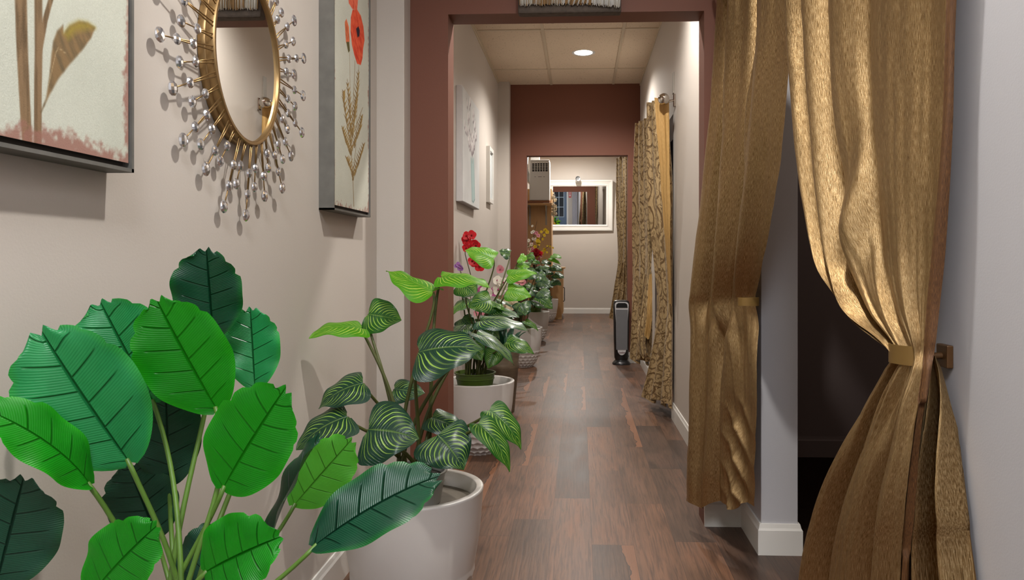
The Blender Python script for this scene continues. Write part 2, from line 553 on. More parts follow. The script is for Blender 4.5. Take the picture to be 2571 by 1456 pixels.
def text_obj(name, txt, size, loc, rot, mat, parent, shear=0.0, depth=0.0008):
    cu = bpy.data.curves.new(name, 'FONT')
    cu.body = txt; cu.size = size; cu.align_x = 'CENTER'; cu.align_y = 'CENTER'; cu.extrude = depth; cu.shear = shear
    tmp = bpy.data.objects.new(name + '_tmp', cu); COL.objects.link(tmp)
    bpy.context.view_layer.update()
    me = bpy.data.meshes.new_from_object(tmp.evaluated_get(bpy.context.evaluated_depsgraph_get()))
    bpy.data.objects.remove(tmp, do_unlink=True)
    me.transform(Matrix.Translation(loc) @ rot.to_4x4())
    me.materials.clear(); me.materials.append(mat)
    o = bpy.data.objects.new(name, me); COL.objects.link(o)
    if parent:
        o.parent = parent
        if parent.parent is None:
            o.matrix_parent_inverse = Matrix.Translation(-Vector(parent.location))
    return o


# ------------------------------------------------------------------ the setting
XL, XR = -0.79, 0.65            # near walls
D1, D1B = 2.978, 3.108          # first doorway wall
XL2, XR2 = -0.832, 0.623        # corridor walls
D2, D2B = 7.70, 7.82            # second doorway wall
DB = 14.9                       # back wall
HC = 2.876                      # ceiling
HF = 3.3                        # higher ceiling of the room at the far end
YF = -4.2                       # front wall, behind the camera

struct('floor', MB().box((-2.2, YF - .1, -0.1), (1.0, DB + .1, 0)), M['floor'])
struct('floor_carpet', MB().box((1.0, -0.6, -0.1), (3.2, 4.2, 0.0)), M['carpet'])
mb = MB()
# carpet edge runs on a slant inside the side room doorway
a, b = P(2010, 1392, 2.70), P(2082, 1318, 3.0)
mb.prism([(0.80, 2.72), (1.0, 2.28), (1.0, 4.04), (0.80, 4.04)], 'z', 0.0, 0.006)
struct('floor_carpet_edge', mb, M['carpet'])
struct('ceiling', MB().box((-2.2, YF - .1, HC), (3.2, D2, HC + 0.1)), M['ceiling'])
struct('ceiling_far', MB().box((-2.2, D2B, HF), (3.2, DB + .1, HF + 0.1)), M['ceiling'])

struct('wall_left', MB().box((-0.92, YF, 0), (XL, 2.87, HC)), M['wall'])
struct('trim_1', MB().box((-0.92, 2.87, 0), (-0.682, D1, HC)), M['wall'], bevel=0.003)
mb = MB()
mb.box((-0.96, D1, 0), (-0.529, D1B, HC)); mb.box((0.4935, D1, 0), (0.80, D1B, HC)); mb.box((-0.529, D1, 2.042), (0.4935, D1B, HC))
struct('wall_doorway', mb, M['brown'])
struct('wall_corridor_left', MB().box((-0.96, D1B, 0), (XL2, D2, HC)), M['wall'])
struct('trim_2', MB().box((XL2, 7.56, 0), (-0.717, D2, HC)), M['wall'])
mb = MB()
mb.box((XR2, D1B, 0), (0.75, 5.0, HC)); mb.box((XR2, 6.2, 0), (0.75, D2, HC)); mb.box((XR2, 5.0, 2.03), (0.75, 6.2, HC))
struct('wall_corridor_right', mb, M['wall'])
mb = MB()
mb.box((-1.3, D2, 0), (-0.548, D2B, HF)); mb.box((0.495, D2, 0), (0.90, D2B, HF)); mb.box((-0.548, D2, 2.14), (0.495, D2B, HF))
struct('wall_second_doorway', mb, M['brown'])
struct('wall_far_left', MB().box((-1.3, D2B, 0), (-1.15, DB, HF)), M['wall'])
struct('wall_far_right', MB().box((0.78, D2B, 0), (0.90, DB, HF)), M['wall'])
struct('wall_back', MB().box((-1.3, DB, 0), (0.90, DB + .1, HF)), M['wall'])
mb = MB()
mb.box((XR, YF, 0), (0.78, 1.43, HC)); mb.box((XR, 2.70, 0), (0.78, D1, HC)); mb.box((XR, 1.43, 2.03), (0.78, 2.70, HC))
struct('wall_right', mb, M['wall_white'], bevel=0.002)
struct('wall_front', MB().box((-0.92, YF - .1, 0), (0.78, YF, HC)), M['wall'])
mb = MB()
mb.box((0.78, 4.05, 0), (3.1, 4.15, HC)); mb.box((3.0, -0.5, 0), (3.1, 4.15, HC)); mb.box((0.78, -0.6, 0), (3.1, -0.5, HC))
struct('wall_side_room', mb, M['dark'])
mb = MB()
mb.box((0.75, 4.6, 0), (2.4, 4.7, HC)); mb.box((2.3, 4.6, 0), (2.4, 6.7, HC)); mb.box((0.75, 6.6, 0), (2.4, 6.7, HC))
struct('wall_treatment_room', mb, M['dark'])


def base_prof(t=0.012, h=0.11):
    return [(0, 0), (t, 0), (t, h * 0.8), (t * 0.7, h * 0.87), (t * 0.45, h), (0, h)]


def baseboard(name, x0, y0, x1, y1, nx, ny, h=0.11, parent=None):
    """board standing against a wall from (x0,y0) to (x1,y1), facing (nx,ny)"""
    mb = MB()
    pr = base_prof(h=h)
    vs = [(x0 + nx * p, y0 + ny * p, z) for p, z in pr] + [(x1 + nx * p, y1 + ny * p, z) for p, z in pr]
    n = len(pr)
    fs = [tuple(range(n)), tuple(range(2 * n - 1, n - 1, -1))] + [(i, n + i, n + (i + 1) % n, (i + 1) % n) for i in range(n)]
    return mb.add(vs, fs)
struct('baseboard_left', baseboard('', XL, YF, XL, 2.87, 1, 0), M['trim'])
struct('baseboard_corridor_left', baseboard('', XL2, D1B, XL2, 7.56, 1, 0), M['trim'])
mb = baseboard('', XR2, D1B, XR2, 5.0, -1, 0)
mb2 = baseboard('', XR2, 6.2, XR2, D2, -1, 0); mb.add(mb2.v, mb2.f)
struct('baseboard_corridor_right', mb, M['trim'])
mb = baseboard('', XR, 2.69, 0.792, 2.69, 0, -1)
mb.v = []; mb.f = []; mb.mi = []
pr = base_prof(0.014)
# post wrap: along the left side, the front end and the inner side
path = [((XR, D1), (-1, 0)), ((XR, 2.70), (-1, -1)), ((0.78, 2.70), (1, -1)), ((0.78, 2.95), (1, 0))]
vs = []
for (x, y), (nx, ny) in path:
    vs += [(x + nx * p, y + ny * p, z) for p, z in pr]
n = len(pr)
fs = []
for k in range(3):
    fs += [(k * n + i, (k + 1) * n + i, (k + 1) * n + (i + 1) % n, k * n + (i + 1) % n) for i in range(n)]
fs += [tuple(range(n)), tuple(range(4 * n - 1, 3 * n - 1, -1))]
mb.add(vs, fs)
struct('baseboard_post', mb, M['trim'])
struct('baseboard_doorway', baseboard('', 0.4935, D1, XR - .014, D1, 0, -1), M['trim'])
struct('baseboard_right', baseboard('', XR, YF, XR, 1.43, -1, 0), M['trim'])
struct('baseboard_second_doorway', baseboard('', 0.495, D2, XR2 - .012, D2, 0, -1), M['trim'])
struct('baseboard_back', baseboard('', -1.15, DB, 0.78, DB, 0, -1), M['trim'])
struct('baseboard_far_right', baseboard('', 0.78, D2B, 0.78, DB - .012, -1, 0), M['trim'])
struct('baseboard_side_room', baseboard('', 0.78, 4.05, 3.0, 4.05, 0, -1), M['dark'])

# suspended ceiling grid, corridor between the two doorways and beyond
mb = MB()
for x in (-0.293, 0.345):
    mb.box((x - 0.012, D1B, HC - 0.006), (x + 0.012, D2, HC - 0.0005))
    mb.box((x - 0.012, D2B, HF - 0.006), (x + 0.012, DB, HF - 0.0005))
    mb.box((x - 0.012, YF, HC - 0.006), (x + 0.012, D1, HC - 0.0005))
for y in (3.45, 4.66, 5.87, 7.08):
    mb.box((XL2, y - 0.012, HC - 0.0052), (XR2, y + 0.012, HC - 0.0004))
for y in (8.3, 9.5, 10.7, 11.9, 13.1, 14.3):
    mb.box((-1.15, y - 0.012, HF - 0.0052), (0.78, y + 0.012, HF - 0.0004))
for y in (-3.0, -1.8, -.6, .6, 1.8):
    mb.box((XL, y - 0.012, HC - 0.0052), (XR, y + 0.012, HC - 0.0004))
struct('trim_3', mb, M['tbar'])
mb = MB()
mb.box((XL2, D1B, HC - 0.022), (XL2 + 0.006, 7.56, HC)); mb.box((XL2, D1B, HC - 0.006), (XL2 + 0.02, 7.56, HC - .0005))
mb.box((XR2 - 0.006, D1B, HC - 0.022), (XR2, D2, HC))
struct('trim_4', mb, M['tbar'])

# ------------------------------------------------------------------ ceiling lights
def downlight(loc, label, power, group='round recessed ceiling lights', size=0.04, angle=150):
    t = thing('recessed_downlight', loc, label, 'ceiling light', group)
    mb = MB(); mb.lathe([(0.078, 0), (0.098, -0.004), (0.102, -0.001), (0.102, 0)], 40, mtx=Matrix.Translation(loc)).build('trim_ring', M['white_pl'], t, smooth=True)
    mb = MB(); mb.lathe([(0.0005, -0.002), (0.078, -0.0015)], 40, mtx=Matrix.Translation(loc)).build('diffuser', M['lamp'], t)
    ld = bpy.data.lights.new('downlight_lamp', 'SPOT')
    ld.energy = power; ld.spot_size = math.radians(angle); ld.spot_blend = 0.7; ld.shadow_soft_size = size
    ld.color = (1.0, 0.955, 0.90)
    lo = bpy.data.objects.new('downlight_lamp', ld); COL.objects.link(lo)
    lo.location = Vector(loc) + Vector((0, 0, -0.03))
    return t
downlight((0.033, 6.54, HC), 'round recessed ceiling light in tile of corridor beyond first doorway', 140)
downlight((0.24, 3.75, HC), 'recessed ceiling light just past the first brown doorway lintel', 150)
downlight((0.22, 1.32, HC), 'recessed ceiling light above the oval jewel mirror', 128)
downlight((-0.05, 9.3, HF), 'recessed ceiling light inside the second doorway', 135)
downlight((-0.15, 13.55, HF), 'recessed ceiling light short of the back wall', 210, angle=176)
downlight((0.0, -2.2, HC), 'recessed ceiling light near the blue front door', 80, size=0.15)
ld = bpy.data.lights.new('panel_fill', 'AREA'); ld.shape = 'RECTANGLE'; ld.size = 0.55; ld.size_y = 1.15; ld.energy = 48; ld.color = (0.84, 0.89, 1.0)  # added ceiling panel for soft fill from behind the camera
lo = bpy.data.objects.new('panel_fill', ld); COL.objects.link(lo); lo.location = (0.0, -0.75, HC - 0.03)
t = thing('added_fill_panel', (0, -0.75, HC), 'added rectangular ceiling panel giving soft fill light between the grid bars', 'ceiling light')
MB().box((-0.29, -1.34, HC - 0.012), (0.29, -0.16, HC - 0.001)).build('panel_frame', M['white_pl'], t)
MB().box((-0.275, -1.325, HC - 0.016), (0.275, -0.175, HC - 0.012)).build('diffuser', M['lamp'], t)

ld = bpy.data.lights.new('side_room_fill', 'POINT'); ld.energy = 16; ld.shadow_soft_size = 0.15; ld.color = (1.0, 0.85, 0.75)  # added unseen light that lifts the dark side room
lo = bpy.data.objects.new('side_room_fill', ld); COL.objects.link(lo); lo.location = (2.0, 1.6, 2.3)

MIRROR_YAW, MIRROR_TILT, DOOR_X = 1.1, 3.8, -0.32
# ------------------------------------------------------------------ curtains
def interp_keys(keys, ts):
    """keys: (t, L, R); smooth interpolation of both edges"""
    kt = np.array([k[0] for k in keys])
    out = []
    for j in (1, 2):
        arr = np.array([list(k[j]) for k in keys], float)
        m = np.zeros_like(arr)
        for i in range(len(kt)):
            a = max(i - 1, 0); b = min(i + 1, len(kt) - 1)
            m[i] = (arr[b] - arr[a]) / (kt[b] - kt[a])
        res = np.zeros((len(ts), 3))
        for q, t in enumerate(ts):
            i = min(max(np.searchsorted(kt, t) - 1, 0), len(kt) - 2)
            h = kt[i + 1] - kt[i]; x = (t - kt[i]) / h
            res[q] = ((2 * x**3 - 3 * x**2 + 1) * arr[i] + (x**3 - 2 * x**2 + x) * h * m[i] + (-2 * x**3 + 3 * x**2) * arr[i + 1] + (x**3 - x**2) * h * m[i + 1])
        out.append(res)
    return out


def cloth(name, keys, nc, nr, disp, mat, parent, width=1.2, height=2.1, s0=0.0, s1=1.0, off=0.0, xmax=None):
    ts = np.linspace(keys[0][0], keys[-1][0], nr)
    L, R = interp_keys(keys, ts)
    ss = np.linspace(s0, s1, nc)
    V = np.zeros((nr, nc, 3))
    for i in range(nr):
        d = R[i] - L[i]
        n = np.array([d[1], -d[0], 0.0]); n /= (np.linalg.norm(n) + 1e-9)
        if n[0] > 0: n = -n
        dn, dl, dz = disp(ss, ts[i])
        V[i] = L[i][None] + (ss + dl)[:, None] * d[None] + (dn + off)[:, None] * n[None]
        V[i][:, 2] += dz
    if xmax is not None:
        V[..., 0] = np.minimum(V[..., 0], xmax)
    V[..., 2] = np.maximum(V[..., 2], 0.004)
    # UV in metres along the cloth
    vs = [tuple(p) for p in V.reshape(-1, 3)]
    uv = [(s * width, t * height) for t in ts for s in ss]
    fs = [(i * nc + k, i * nc + k + 1, (i + 1) * nc + k + 1, (i + 1) * nc + k) for i in range(nr - 1) for k in range(nc - 1)]
    return MB().add(vs, fs, uvs=uv).build(name, mat, parent, smooth=True, fix=False)


def g(x, c, w):
    return np.exp(-((x - c) / w) ** 2)


# ---- the two gold panels of the side-room doorway
def sstep(x, a, b):
    q = np.clip((x - a) / (b - a), 0, 1)
    return q * q * (3 - 2 * q)


def gold_right(s, t):
    up = 1 - float(sstep(t, 0.56, 0.66))
    tie = g(t, 0.60, 0.07)
    w = 0.012 * math.sin(7 * t)
    U = 0.034 * g(s, 0.09 + w, 0.055) + 0.036 * g(s, 0.245 + w, 0.060) - 0.020 * g(s, 0.345 + w, 0.030) + 0.030 * g(s, 0.47, 0.085) - 0.012 * g(s, 0.60, 0.03) + 0.018 * g(s, 0.78, 0.12) - 0.006 * g(s, 0.93, 0.05)
    sw = sstep(t, 0.27, 0.36) * (1 - sstep(t, 0.53, 0.59)) * g(s, 0.46, 0.12)
    q = np.sin(2 * PI * (t * 5.2 + 2.2 * s + 18 * (s - 0.46) ** 2 + 0.15 * math.sin(t * 31)))
    U = U + 0.013 * sw * q
    sw2 = sstep(t, 0.44, 0.52) * (1 - sstep(t, 0.575, 0.60)) * g(s, 0.16, 0.12)
    U = U + 0.012 * sw2 * np.sin(2 * PI * (t * 9 + 3 * s))
    Lw = 0.040 * g(s, 0.13, 0.09) - 0.018 * g(s, 0.29, 0.035) + 0.034 * g(s, 0.52, 0.15) - 0.012 * g(s, 0.74, 0.05) + 0.022 * g(s, 0.88, 0.08)
    Lw = Lw * (0.4 + 0.9 * sstep(t, 0.62, 0.85)) + 0.010 * g(t, 0.66, 0.06) * np.sin(2 * PI * s * 6)
    dn = (1.1 * U * up + Lw * (1 - up)) * (1 - 0.5 * tie) + 0.014 * (fbm(s * 17, np.full_like(s, t * 3.2), 28) - 0.45)
    dn = dn + 0.009 * (fbm(s * 9 + 3, np.full_like(s, t * 11), 5) - 0.45)
    dl = s * 0
    dz = -0.03 * np.sin(PI * np.clip(s / 0.7, 0, 1)) * g(t, 0.45, 0.12)
    return dn, dl, dz


def gold_rear(s, t):
    A = 0.028 * (0.3 + 0.9 * sstep(t, 0.62, 0.8))
    return A * np.sin(2 * PI * (2.2 * s + 0.1 + 0.3 * t)) + 0.4 * A * np.sin(2 * PI * (5 * s + t)) + 0.008 * (fbm(s * 7, np.full_like(s, t * 11), 6) - 0.45), s * 0, s * 0


def gold_left(s, t):
    up = 1 - float(sstep(t, 0.57, 0.66))
    tie = g(t, 0.60, 0.06) * g(s, 0.85, 0.2)
    # folds of the hanging part run in towards the band
    pull = sstep(t, 0.1, 0.6)
    c1, c2, c3, c4 = 0.10, 0.34 + 0.16 * pull, 0.52 + 0.14 * pull, 0.80
    U = 0.028 * g(s, c1, 0.09) + 0.034 * g(s, c2, 0.075) - 0.036 * g(s, c3, 0.03) + 0.034 * g(s, c4, 0.11) - 0.020 * g(s, 0.21, 0.03) + 0.012 * g(s, 0.62, 0.03) * g(t, 0.25, 0.1)
    d = t - 0.60
    # below the band the creases fan out downward to the other side
    fan = (s - 0.86) / (0.05 + 1.25 * np.clip(d, 0, 1) + 0.10)
    Lw = 0.022 * np.sin(2 * PI * 0.85 * np.clip(fan, -4, 4)) * np.exp(-d * 2.2) * sstep(s, 0.22, 0.6) + 0.026 * g(s, 0.10, 0.09) + 0.024 * g(s, 0.36, 0.07) - 0.014 * g(s, 0.47, 0.03) + 0.020 * g(s, 0.72, 0.16)
    low = sstep(t, 0.74, 0.84) * g(s, 0.76, 0.16)
    q = np.sin(2 * PI * (t * 7.5 - s * 2.6 + 0.2))
    Lw = Lw + 0.014 * low * (1 - 2 * np.abs(q) ** 0.8)
    dn = (1.35 * U * up + Lw * (1 - up)) * (1 - 0.6 * tie) + 0.020 * (fbm(s * 15, np.full_like(s, t * 3.5), 18) - 0.45)
    dn = dn + 0.012 * (fbm(s * 8 + 9, np.full_like(s, t * 12), 8) - 0.45)
    dz = 0.014 * np.sin(2 * PI * (2.4 * s + 0.1)) * np.clip((t - 0.9) / 0.1, 0, 1)
    return dn, s * 0, dz


ROD_Z = 2.12
TR = thing('gold_curtain', PX(2300, 900, 0.60) * 1.0, 'gold slub curtain panel with rust-brown edge, tied to the wall by the dark side-room doorway', 'curtain', None)
TR.location = (0.60, 1.4, 0.0)
Rx = [2378, 2366, 2345, 2331, 2323, 2319, 2317, 2296, 2276, 2264]
Ox = [2402, 2393, 2373, 2359, 2351, 2346, 2338, 2313, 2292, 2282]
Ry = [0, 330, 620, 760, 850, 890, 930, 1090, 1300, 1456]
Rt = [0.20, 0.33, 0.45, 0.52, 0.57, 0.60, 0.63, 0.72, 0.84, 0.92]
RX = [0.605, 0.605, 0.60, 0.595, 0.590, 0.588, 0.580, 0.565, 0.560, 0.560]
Lk = [PX(1985, 20, 0.555), PX(2010, 330, 0.545), PX(2062, 620, 0.545), PX(2130, 760, 0.55), PX(2222, 850, 0.57), PX(2252, 888, 0.58), PX(2225, 930, 0.575),
      PX(2150, 1090, 0.555), PX(2078, 1300, 0.54), PX(2042, 1456, 0.53)]
Rk = [PX(x, y, X) for x, y, X in zip(Rx, Ry, RX)]
Ok = [PX(x, y, X + 0.012) for x, y, X in zip(Ox, Ry, RX)]
topL, topR, topO = Vector((0.555, 2.03, ROD_Z)), Vector((0.605, 1.20, ROD_Z)), Vector((0.615, 1.16, ROD_Z))
botL = Vector((0.53, 1.80, 0.06)); botR = Rk[-1] + Vector((0.0, 0.03, 0.06 - Rk[-1].z)); botO = Ok[-1] + Vector((0.0, 0.03, 0.06 - Ok[-1].z))
keysR = [(0.0, topL, topR)] + list(zip(Rt, Lk, Rk)) + [(1.0, botL, botR)]
cloth('curtain_panel', keysR, 220, 260, gold_right, M['goldcloth'], TR, 1.3, 2.1, xmax=0.638)
keysO = [(0.0, topR, topO)] + list(zip(Rt, Rk, Ok)) + [(1.0, botR, botO)]


def edge_disp(s, t):
    return 0.008 * np.sin(PI * np.clip(s, 0, 1)) + 0.003 * np.sin(s * 3 + t * 17), s * 0, s * 0
cloth('lining_edge', keysO, 10, 200, edge_disp, M['velvet'], TR, 0.05, 2.1, s0=-0.08, s1=1.0, xmax=0.642)
keysB = [(0.60, PX(2318, 890, 0.600), PX(2348, 893, 0.618)), (0.63, PX(2312, 930, 0.598), PX(2366, 935, 0.625)), (0.72, PX(2290, 1090, 0.592), PX(2398, 1090, 0.632)),
         (0.84, PX(2268, 1300, 0.588), PX(2430, 1300, 0.634)), (0.92, PX(2255, 1456, 0.586), PX(2446, 1456, 0.634)), (1.0, Vector((0.586, 1.40, 0.06)), Vector((0.634, 1.07, 0.06)))]
cloth('rear_fold', keysB, 90, 130, gold_rear, M['goldcloth'], TR, 0.5, 2.1, xmax=0.640)
# band and wall hook
c = PX(2262, 893, 0.575)
mb = MB()
L0, R0 = PX(2248, 888, 0.57), PX(2350, 893, 0.60)
ax = (R0 - L0); ln = ax.length
rot = Matrix.Translation(L0 + ax * 0.21) @ Matrix.Rotation(math.atan2(ax.y, ax.x), 4, 'Z'); ln *= 0.36
mb.lathe([(0.5 * ln + .012, -0.017), (0.5 * ln + .016, -0.017), (0.5 * ln + .016, 0.017), (0.5 * ln + .012, 0.017), (0.5 * ln + .012, -0.017)], 40, mtx=rot, sy=0.46)
mb.build('tie_band', M['goldtie'], TR, smooth='auto')
hk = PX(2352, 893, 0.63)
mb = MB()
mb.box((XR - 0.012, hk.y - 0.02, hk.z - 0.02), (XR - 0.0005, hk.y + 0.02, hk.z + 0.02))
mb.tube([(XR - 0.005, hk.y, hk.z), (XR - 0.03, hk.y, hk.z)], 0.006, 10)
mb.build('wall_hook', simple('dark_bronze', srgb(96, 66, 36), 0.45, 0.3), TR, bevel=0.002)

TL = thing('gold_curtain', (0.56, 2.5, 0.0), 'gold slub curtain panel tied back against the white post beside the first doorway', 'curtain', None)
keysL = [(0.0, Vector((0.53, 2.93, ROD_Z)), Vector((0.57, 2.04, ROD_Z))),
         (0.08, PX(1812, 0, 0.545), PX(1993, 20, 0.575)),
         (0.22, PX(1800, 230, 0.52), PX(1972, 230, 0.57)),
         (0.36, PX(1778, 450, 0.50), PX(1950, 450, 0.575)),
         (0.49, PX(1756, 640, 0.475), PX(1920, 640, 0.585)),
         (0.57, PX(1745, 735, 0.46), PX(1900, 735, 0.60)),
         (0.60, PX(1740, 765, 0.455), PX(1897, 765, 0.60)),
         (0.64, PX(1740, 820, 0.455), PX(1902, 820, 0.60)),
         (0.76, PX(1735, 1000, 0.445), PX(1909, 980, 0.60)),
         (0.90, PX(1728, 1180, 0.43), PX(1903, 1150, 0.60)),
         (1.0, PX(1726, 1265, 0.425), PX(1898, 1272, 0.60))]
cloth('curtain_panel', keysL, 170, 240, gold_left, M['goldcloth'], TL, 1.2, 2.1, xmax=0.638)
mb = MB()
L0, R0 = PX(1858, 757, 0.545), PX(1900, 757, 0.60)
ax = (R0 - L0); ln = max(ax.length, 0.06)
rot = Matrix.Translation((L0 + R0) / 2) @ Matrix.Rotation(math.atan2(ax.y, ax.x), 4, 'Z')
mb.lathe([(0.5 * ln + .002, -0.014), (0.5 * ln + .006, -0.014), (0.5 * ln + .006, 0.014), (0.5 * ln + .002, 0.014), (0.5 * ln + .002, -0.014)], 36, mtx=rot, sy=0.55)
mb.build('tie_band', M['goldtie'], TL, smooth='auto')
t = thing('curtain_rod', (0.58, 2.0, ROD_Z), 'brushed curtain rod carrying the two gold panels over the side-room doorway', 'curtain rod')
MB().tube([(0.582, 0.95, ROD_Z + 0.03), (0.582, 2.96, ROD_Z + 0.03)], 0.011, 16).build('pole', M['chrome'], t, smooth='auto')
for y in (1.05, 2.90):
    MB().tube([(0.582, y, ROD_Z + 0.03), (XR - 0.0005, y, ROD_Z + 0.03)], 0.007, 10).build('bracket', M['chrome'], t, smooth='auto')

# ---- damask pair in the corridor
def dam_disp(N_, A0, seed):
    def f(s, t):
        A = A0 * (1 - 0.45 * g(t, 0.58, 0.10)) * (0.7 + 0.5 * t)
        dn = A * np.sin(2 * PI * (N_ * s + 0.2 + 0.12 * np.sin(7 * s + 4 * t))) + 0.35 * A * np.sin(2 * PI * (2.2 * N_ * s + t))
        dn = dn + 0.014 * (fbm(s * 7 + seed, np.full_like(s, t * 9), seed) - 0.45)
        dz = 0.02 * np.sin(2 * PI * N_ * s + 1) * np.clip((t - 0.92) / 0.08, 0, 1)
        return dn, 0.03 * np.sin(2 * PI * 2 * N_ * s), dz
    return f
T1 = thing('damask_curtain', (0.53, 5.1, 0.0), 'bronze damask curtain with ochre lining hanging under the rod finial', 'curtain')
keys = [(0.0, P(1630, 258, 5.20), P(1668, 246, 4.93)), (0.30, P(1634, 480, 5.2), P(1681, 480, 4.90)), (0.50, P(1650, 680, 5.22), P(1687, 690, 4.92)),
        (0.62, P(1653, 780, 5.25), P(1690, 800, 4.92)), (0.78, P(1644, 880, 5.3), P(1692, 900, 4.92)), (1.0, P(1618, 1000, 5.35), P(1694, 1024, 4.93))]
cloth('curtain_panel', keys, 90, 150, dam_disp(2.6, 0.026, 3), M['damask'], T1, 1.0, 2.0, xmax=XR2 - 0.014)
keys = [(0.0, P(1643, 245, 4.86), P(1679, 250, 4.83)), (0.30, P(1660, 450, 4.88), P(1681, 450, 4.83)), (0.52, P(1672, 620, 4.9), P(1684, 640, 4.83)), (0.66, P(1682, 760, 4.92), P(1687, 770, 4.84))]
cloth('lining', keys, 20, 90, dam_disp(1.2, 0.006, 5), M['ochre'], T1, 0.25, 1.3, xmax=XR2 - 0.012)
T2 = thing('damask_curtain', (0.5, 5.7, 0.0), 'bronze damask curtain gathered low, standing nearer the black heater', 'curtain')
keys = [(0.0, P(1600, 310, 5.85), P(1624, 296, 5.60)), (0.30, P(1595, 480, 5.88), P(1630, 480, 5.60)), (0.50, P(1592, 620, 5.9), P(1634, 620, 5.6)),
        (0.60, P(1591, 690, 5.9), P(1633, 690, 5.6)), (0.78, P(1590, 800, 5.9), P(1633, 800, 5.62)), (1.0, P(1586, 905, 5.92), P(1640, 915, 5.62))]
cloth('curtain_panel', keys, 90, 150, dam_disp(2.4, 0.022, 7), M['damask'], T2, 0.9, 2.0, xmax=XR2 - 0.014)
keys = [(0.0, P(1618, 690, 5.56), P(1637, 680, 5.54)), (0.4, P(1608, 770, 5.52), P(1638, 770, 5.5)), (0.8, P(1600, 850, 5.5), P(1638, 840, 5.48)), (1.0, P(1606, 895, 5.5), P(1637, 890, 5.48))]
cloth('gathered_tail', keys, 40, 60, dam_disp(2.0, 0.016, 9), M['damask'], T2, 0.5, 0.6, xmax=XR2 - 0.014)
keys = [(0.0, P(1631, 690, 5.46), P(1638, 684, 5.44)), (0.5, P(1624, 790, 5.42), P(1638, 770, 5.40)), (1.0, P(1617, 850, 5.42), P(1634, 842, 5.40))]
cloth('lining', keys, 12, 40, dam_disp(1.0, 0.006, 4), M['ochre'], T2, 0.2, 0.5, xmax=XR2 - 0.012)
t = thing('curtain_rod', (0.53, 5.3, 2.09), 'short nickel curtain rod with round finial in the corridor', 'curtain rod')
fz = 2.085
MB().tube([(0.535, 4.84, fz), (0.50, 5.95, fz)], 0.012, 16).build('pole', M['chrome'], t, smooth='auto')
MB().lathe([(0.0005, -0.045), (0.018, -0.042), (0.032, -0.026), (0.037, 0.0), (0.032, 0.022), (0.02, 0.034), (0.016, 0.04), (0.022, 0.046), (0.016, 0.055), (0.012, 0.07)], 28,
           mtx=Matrix.Translation((0.537, 4.79, fz)) @ Matrix.Rotation(-PI / 2, 4, 'X')).build('finial', M['chrome'], t, smooth=True)
mb = MB(); mb.tube([(0.53, 4.88, fz), (XR2 - 0.004, 4.88, fz + 0.01)], 0.008, 12); mb.box((XR2 - 0.012, 4.86, fz - 0.03), (XR2 - 0.0005, 4.90, fz + 0.05))
mb.build('bracket', M['chrome'], t, bevel=0.002)
MB().box((XR2 - 0.006, 4.95, 2.16), (XR2 - 0.0005, 5.0, 2.30)).build('mount_plate', M['steel_grey'], t)

# ---- damask curtain in the far room
T3 = thing('damask_curtain', (0.57, 10.6, 0.0), 'damask curtain inside the second doorway, tied back beside the white-framed mirror', 'curtain')
keys = [(0.0, P(1551, 398, 11.0), P(1573, 385, 10.1)), (0.45, P(1552, 560, 11.0), P(1576, 560, 10.1)), (0.62, P(1553, 655, 11.0), P(1576, 650, 10.1)),
        (0.78, P(1546, 720, 11.0), P(1578, 720, 10.1)), (1.0, P(1534, 800, 11.0), P(1580, 815, 10.1))]
cloth('curtain_panel', keys, 80, 130, dam_disp(3.0, 0.03, 12), M['damask'], T3, 1.2, 2.2, xmax=0.645)
keys = [(0.0, P(1562, 660, 10.0), P(1572, 655, 9.95)), (0.4, P(1556, 700, 9.98), P(1574, 700, 9.93)), (1.0, P(1548, 765, 9.98), P(1575, 765, 9.9))]
cloth('gathered_tail', keys, 30, 40, dam_disp(2.0, 0.02, 14), M['damask'], T3, 0.5, 0.6, xmax=0.645)
t = thing('curtain_rod', (0.6, 10.5, 2.55), 'curtain rod high on the wall inside the second doorway', 'curtain rod')
MB().tube([(0.57, 9.9, 2.53), (0.57, 11.6, 2.53)], 0.012, 12).build('pole', M['chrome'], t, smooth='auto')
for y in (10.0, 11.5):
    MB().tube([(0.57, y, 2.53), (0.7795, y, 2.53)], 0.008, 8).build('bracket', M['chrome'], t, smooth='auto')

# ------------------------------------------------------------------ planters
PR, PH, PN = 0.206, 0.39, 22


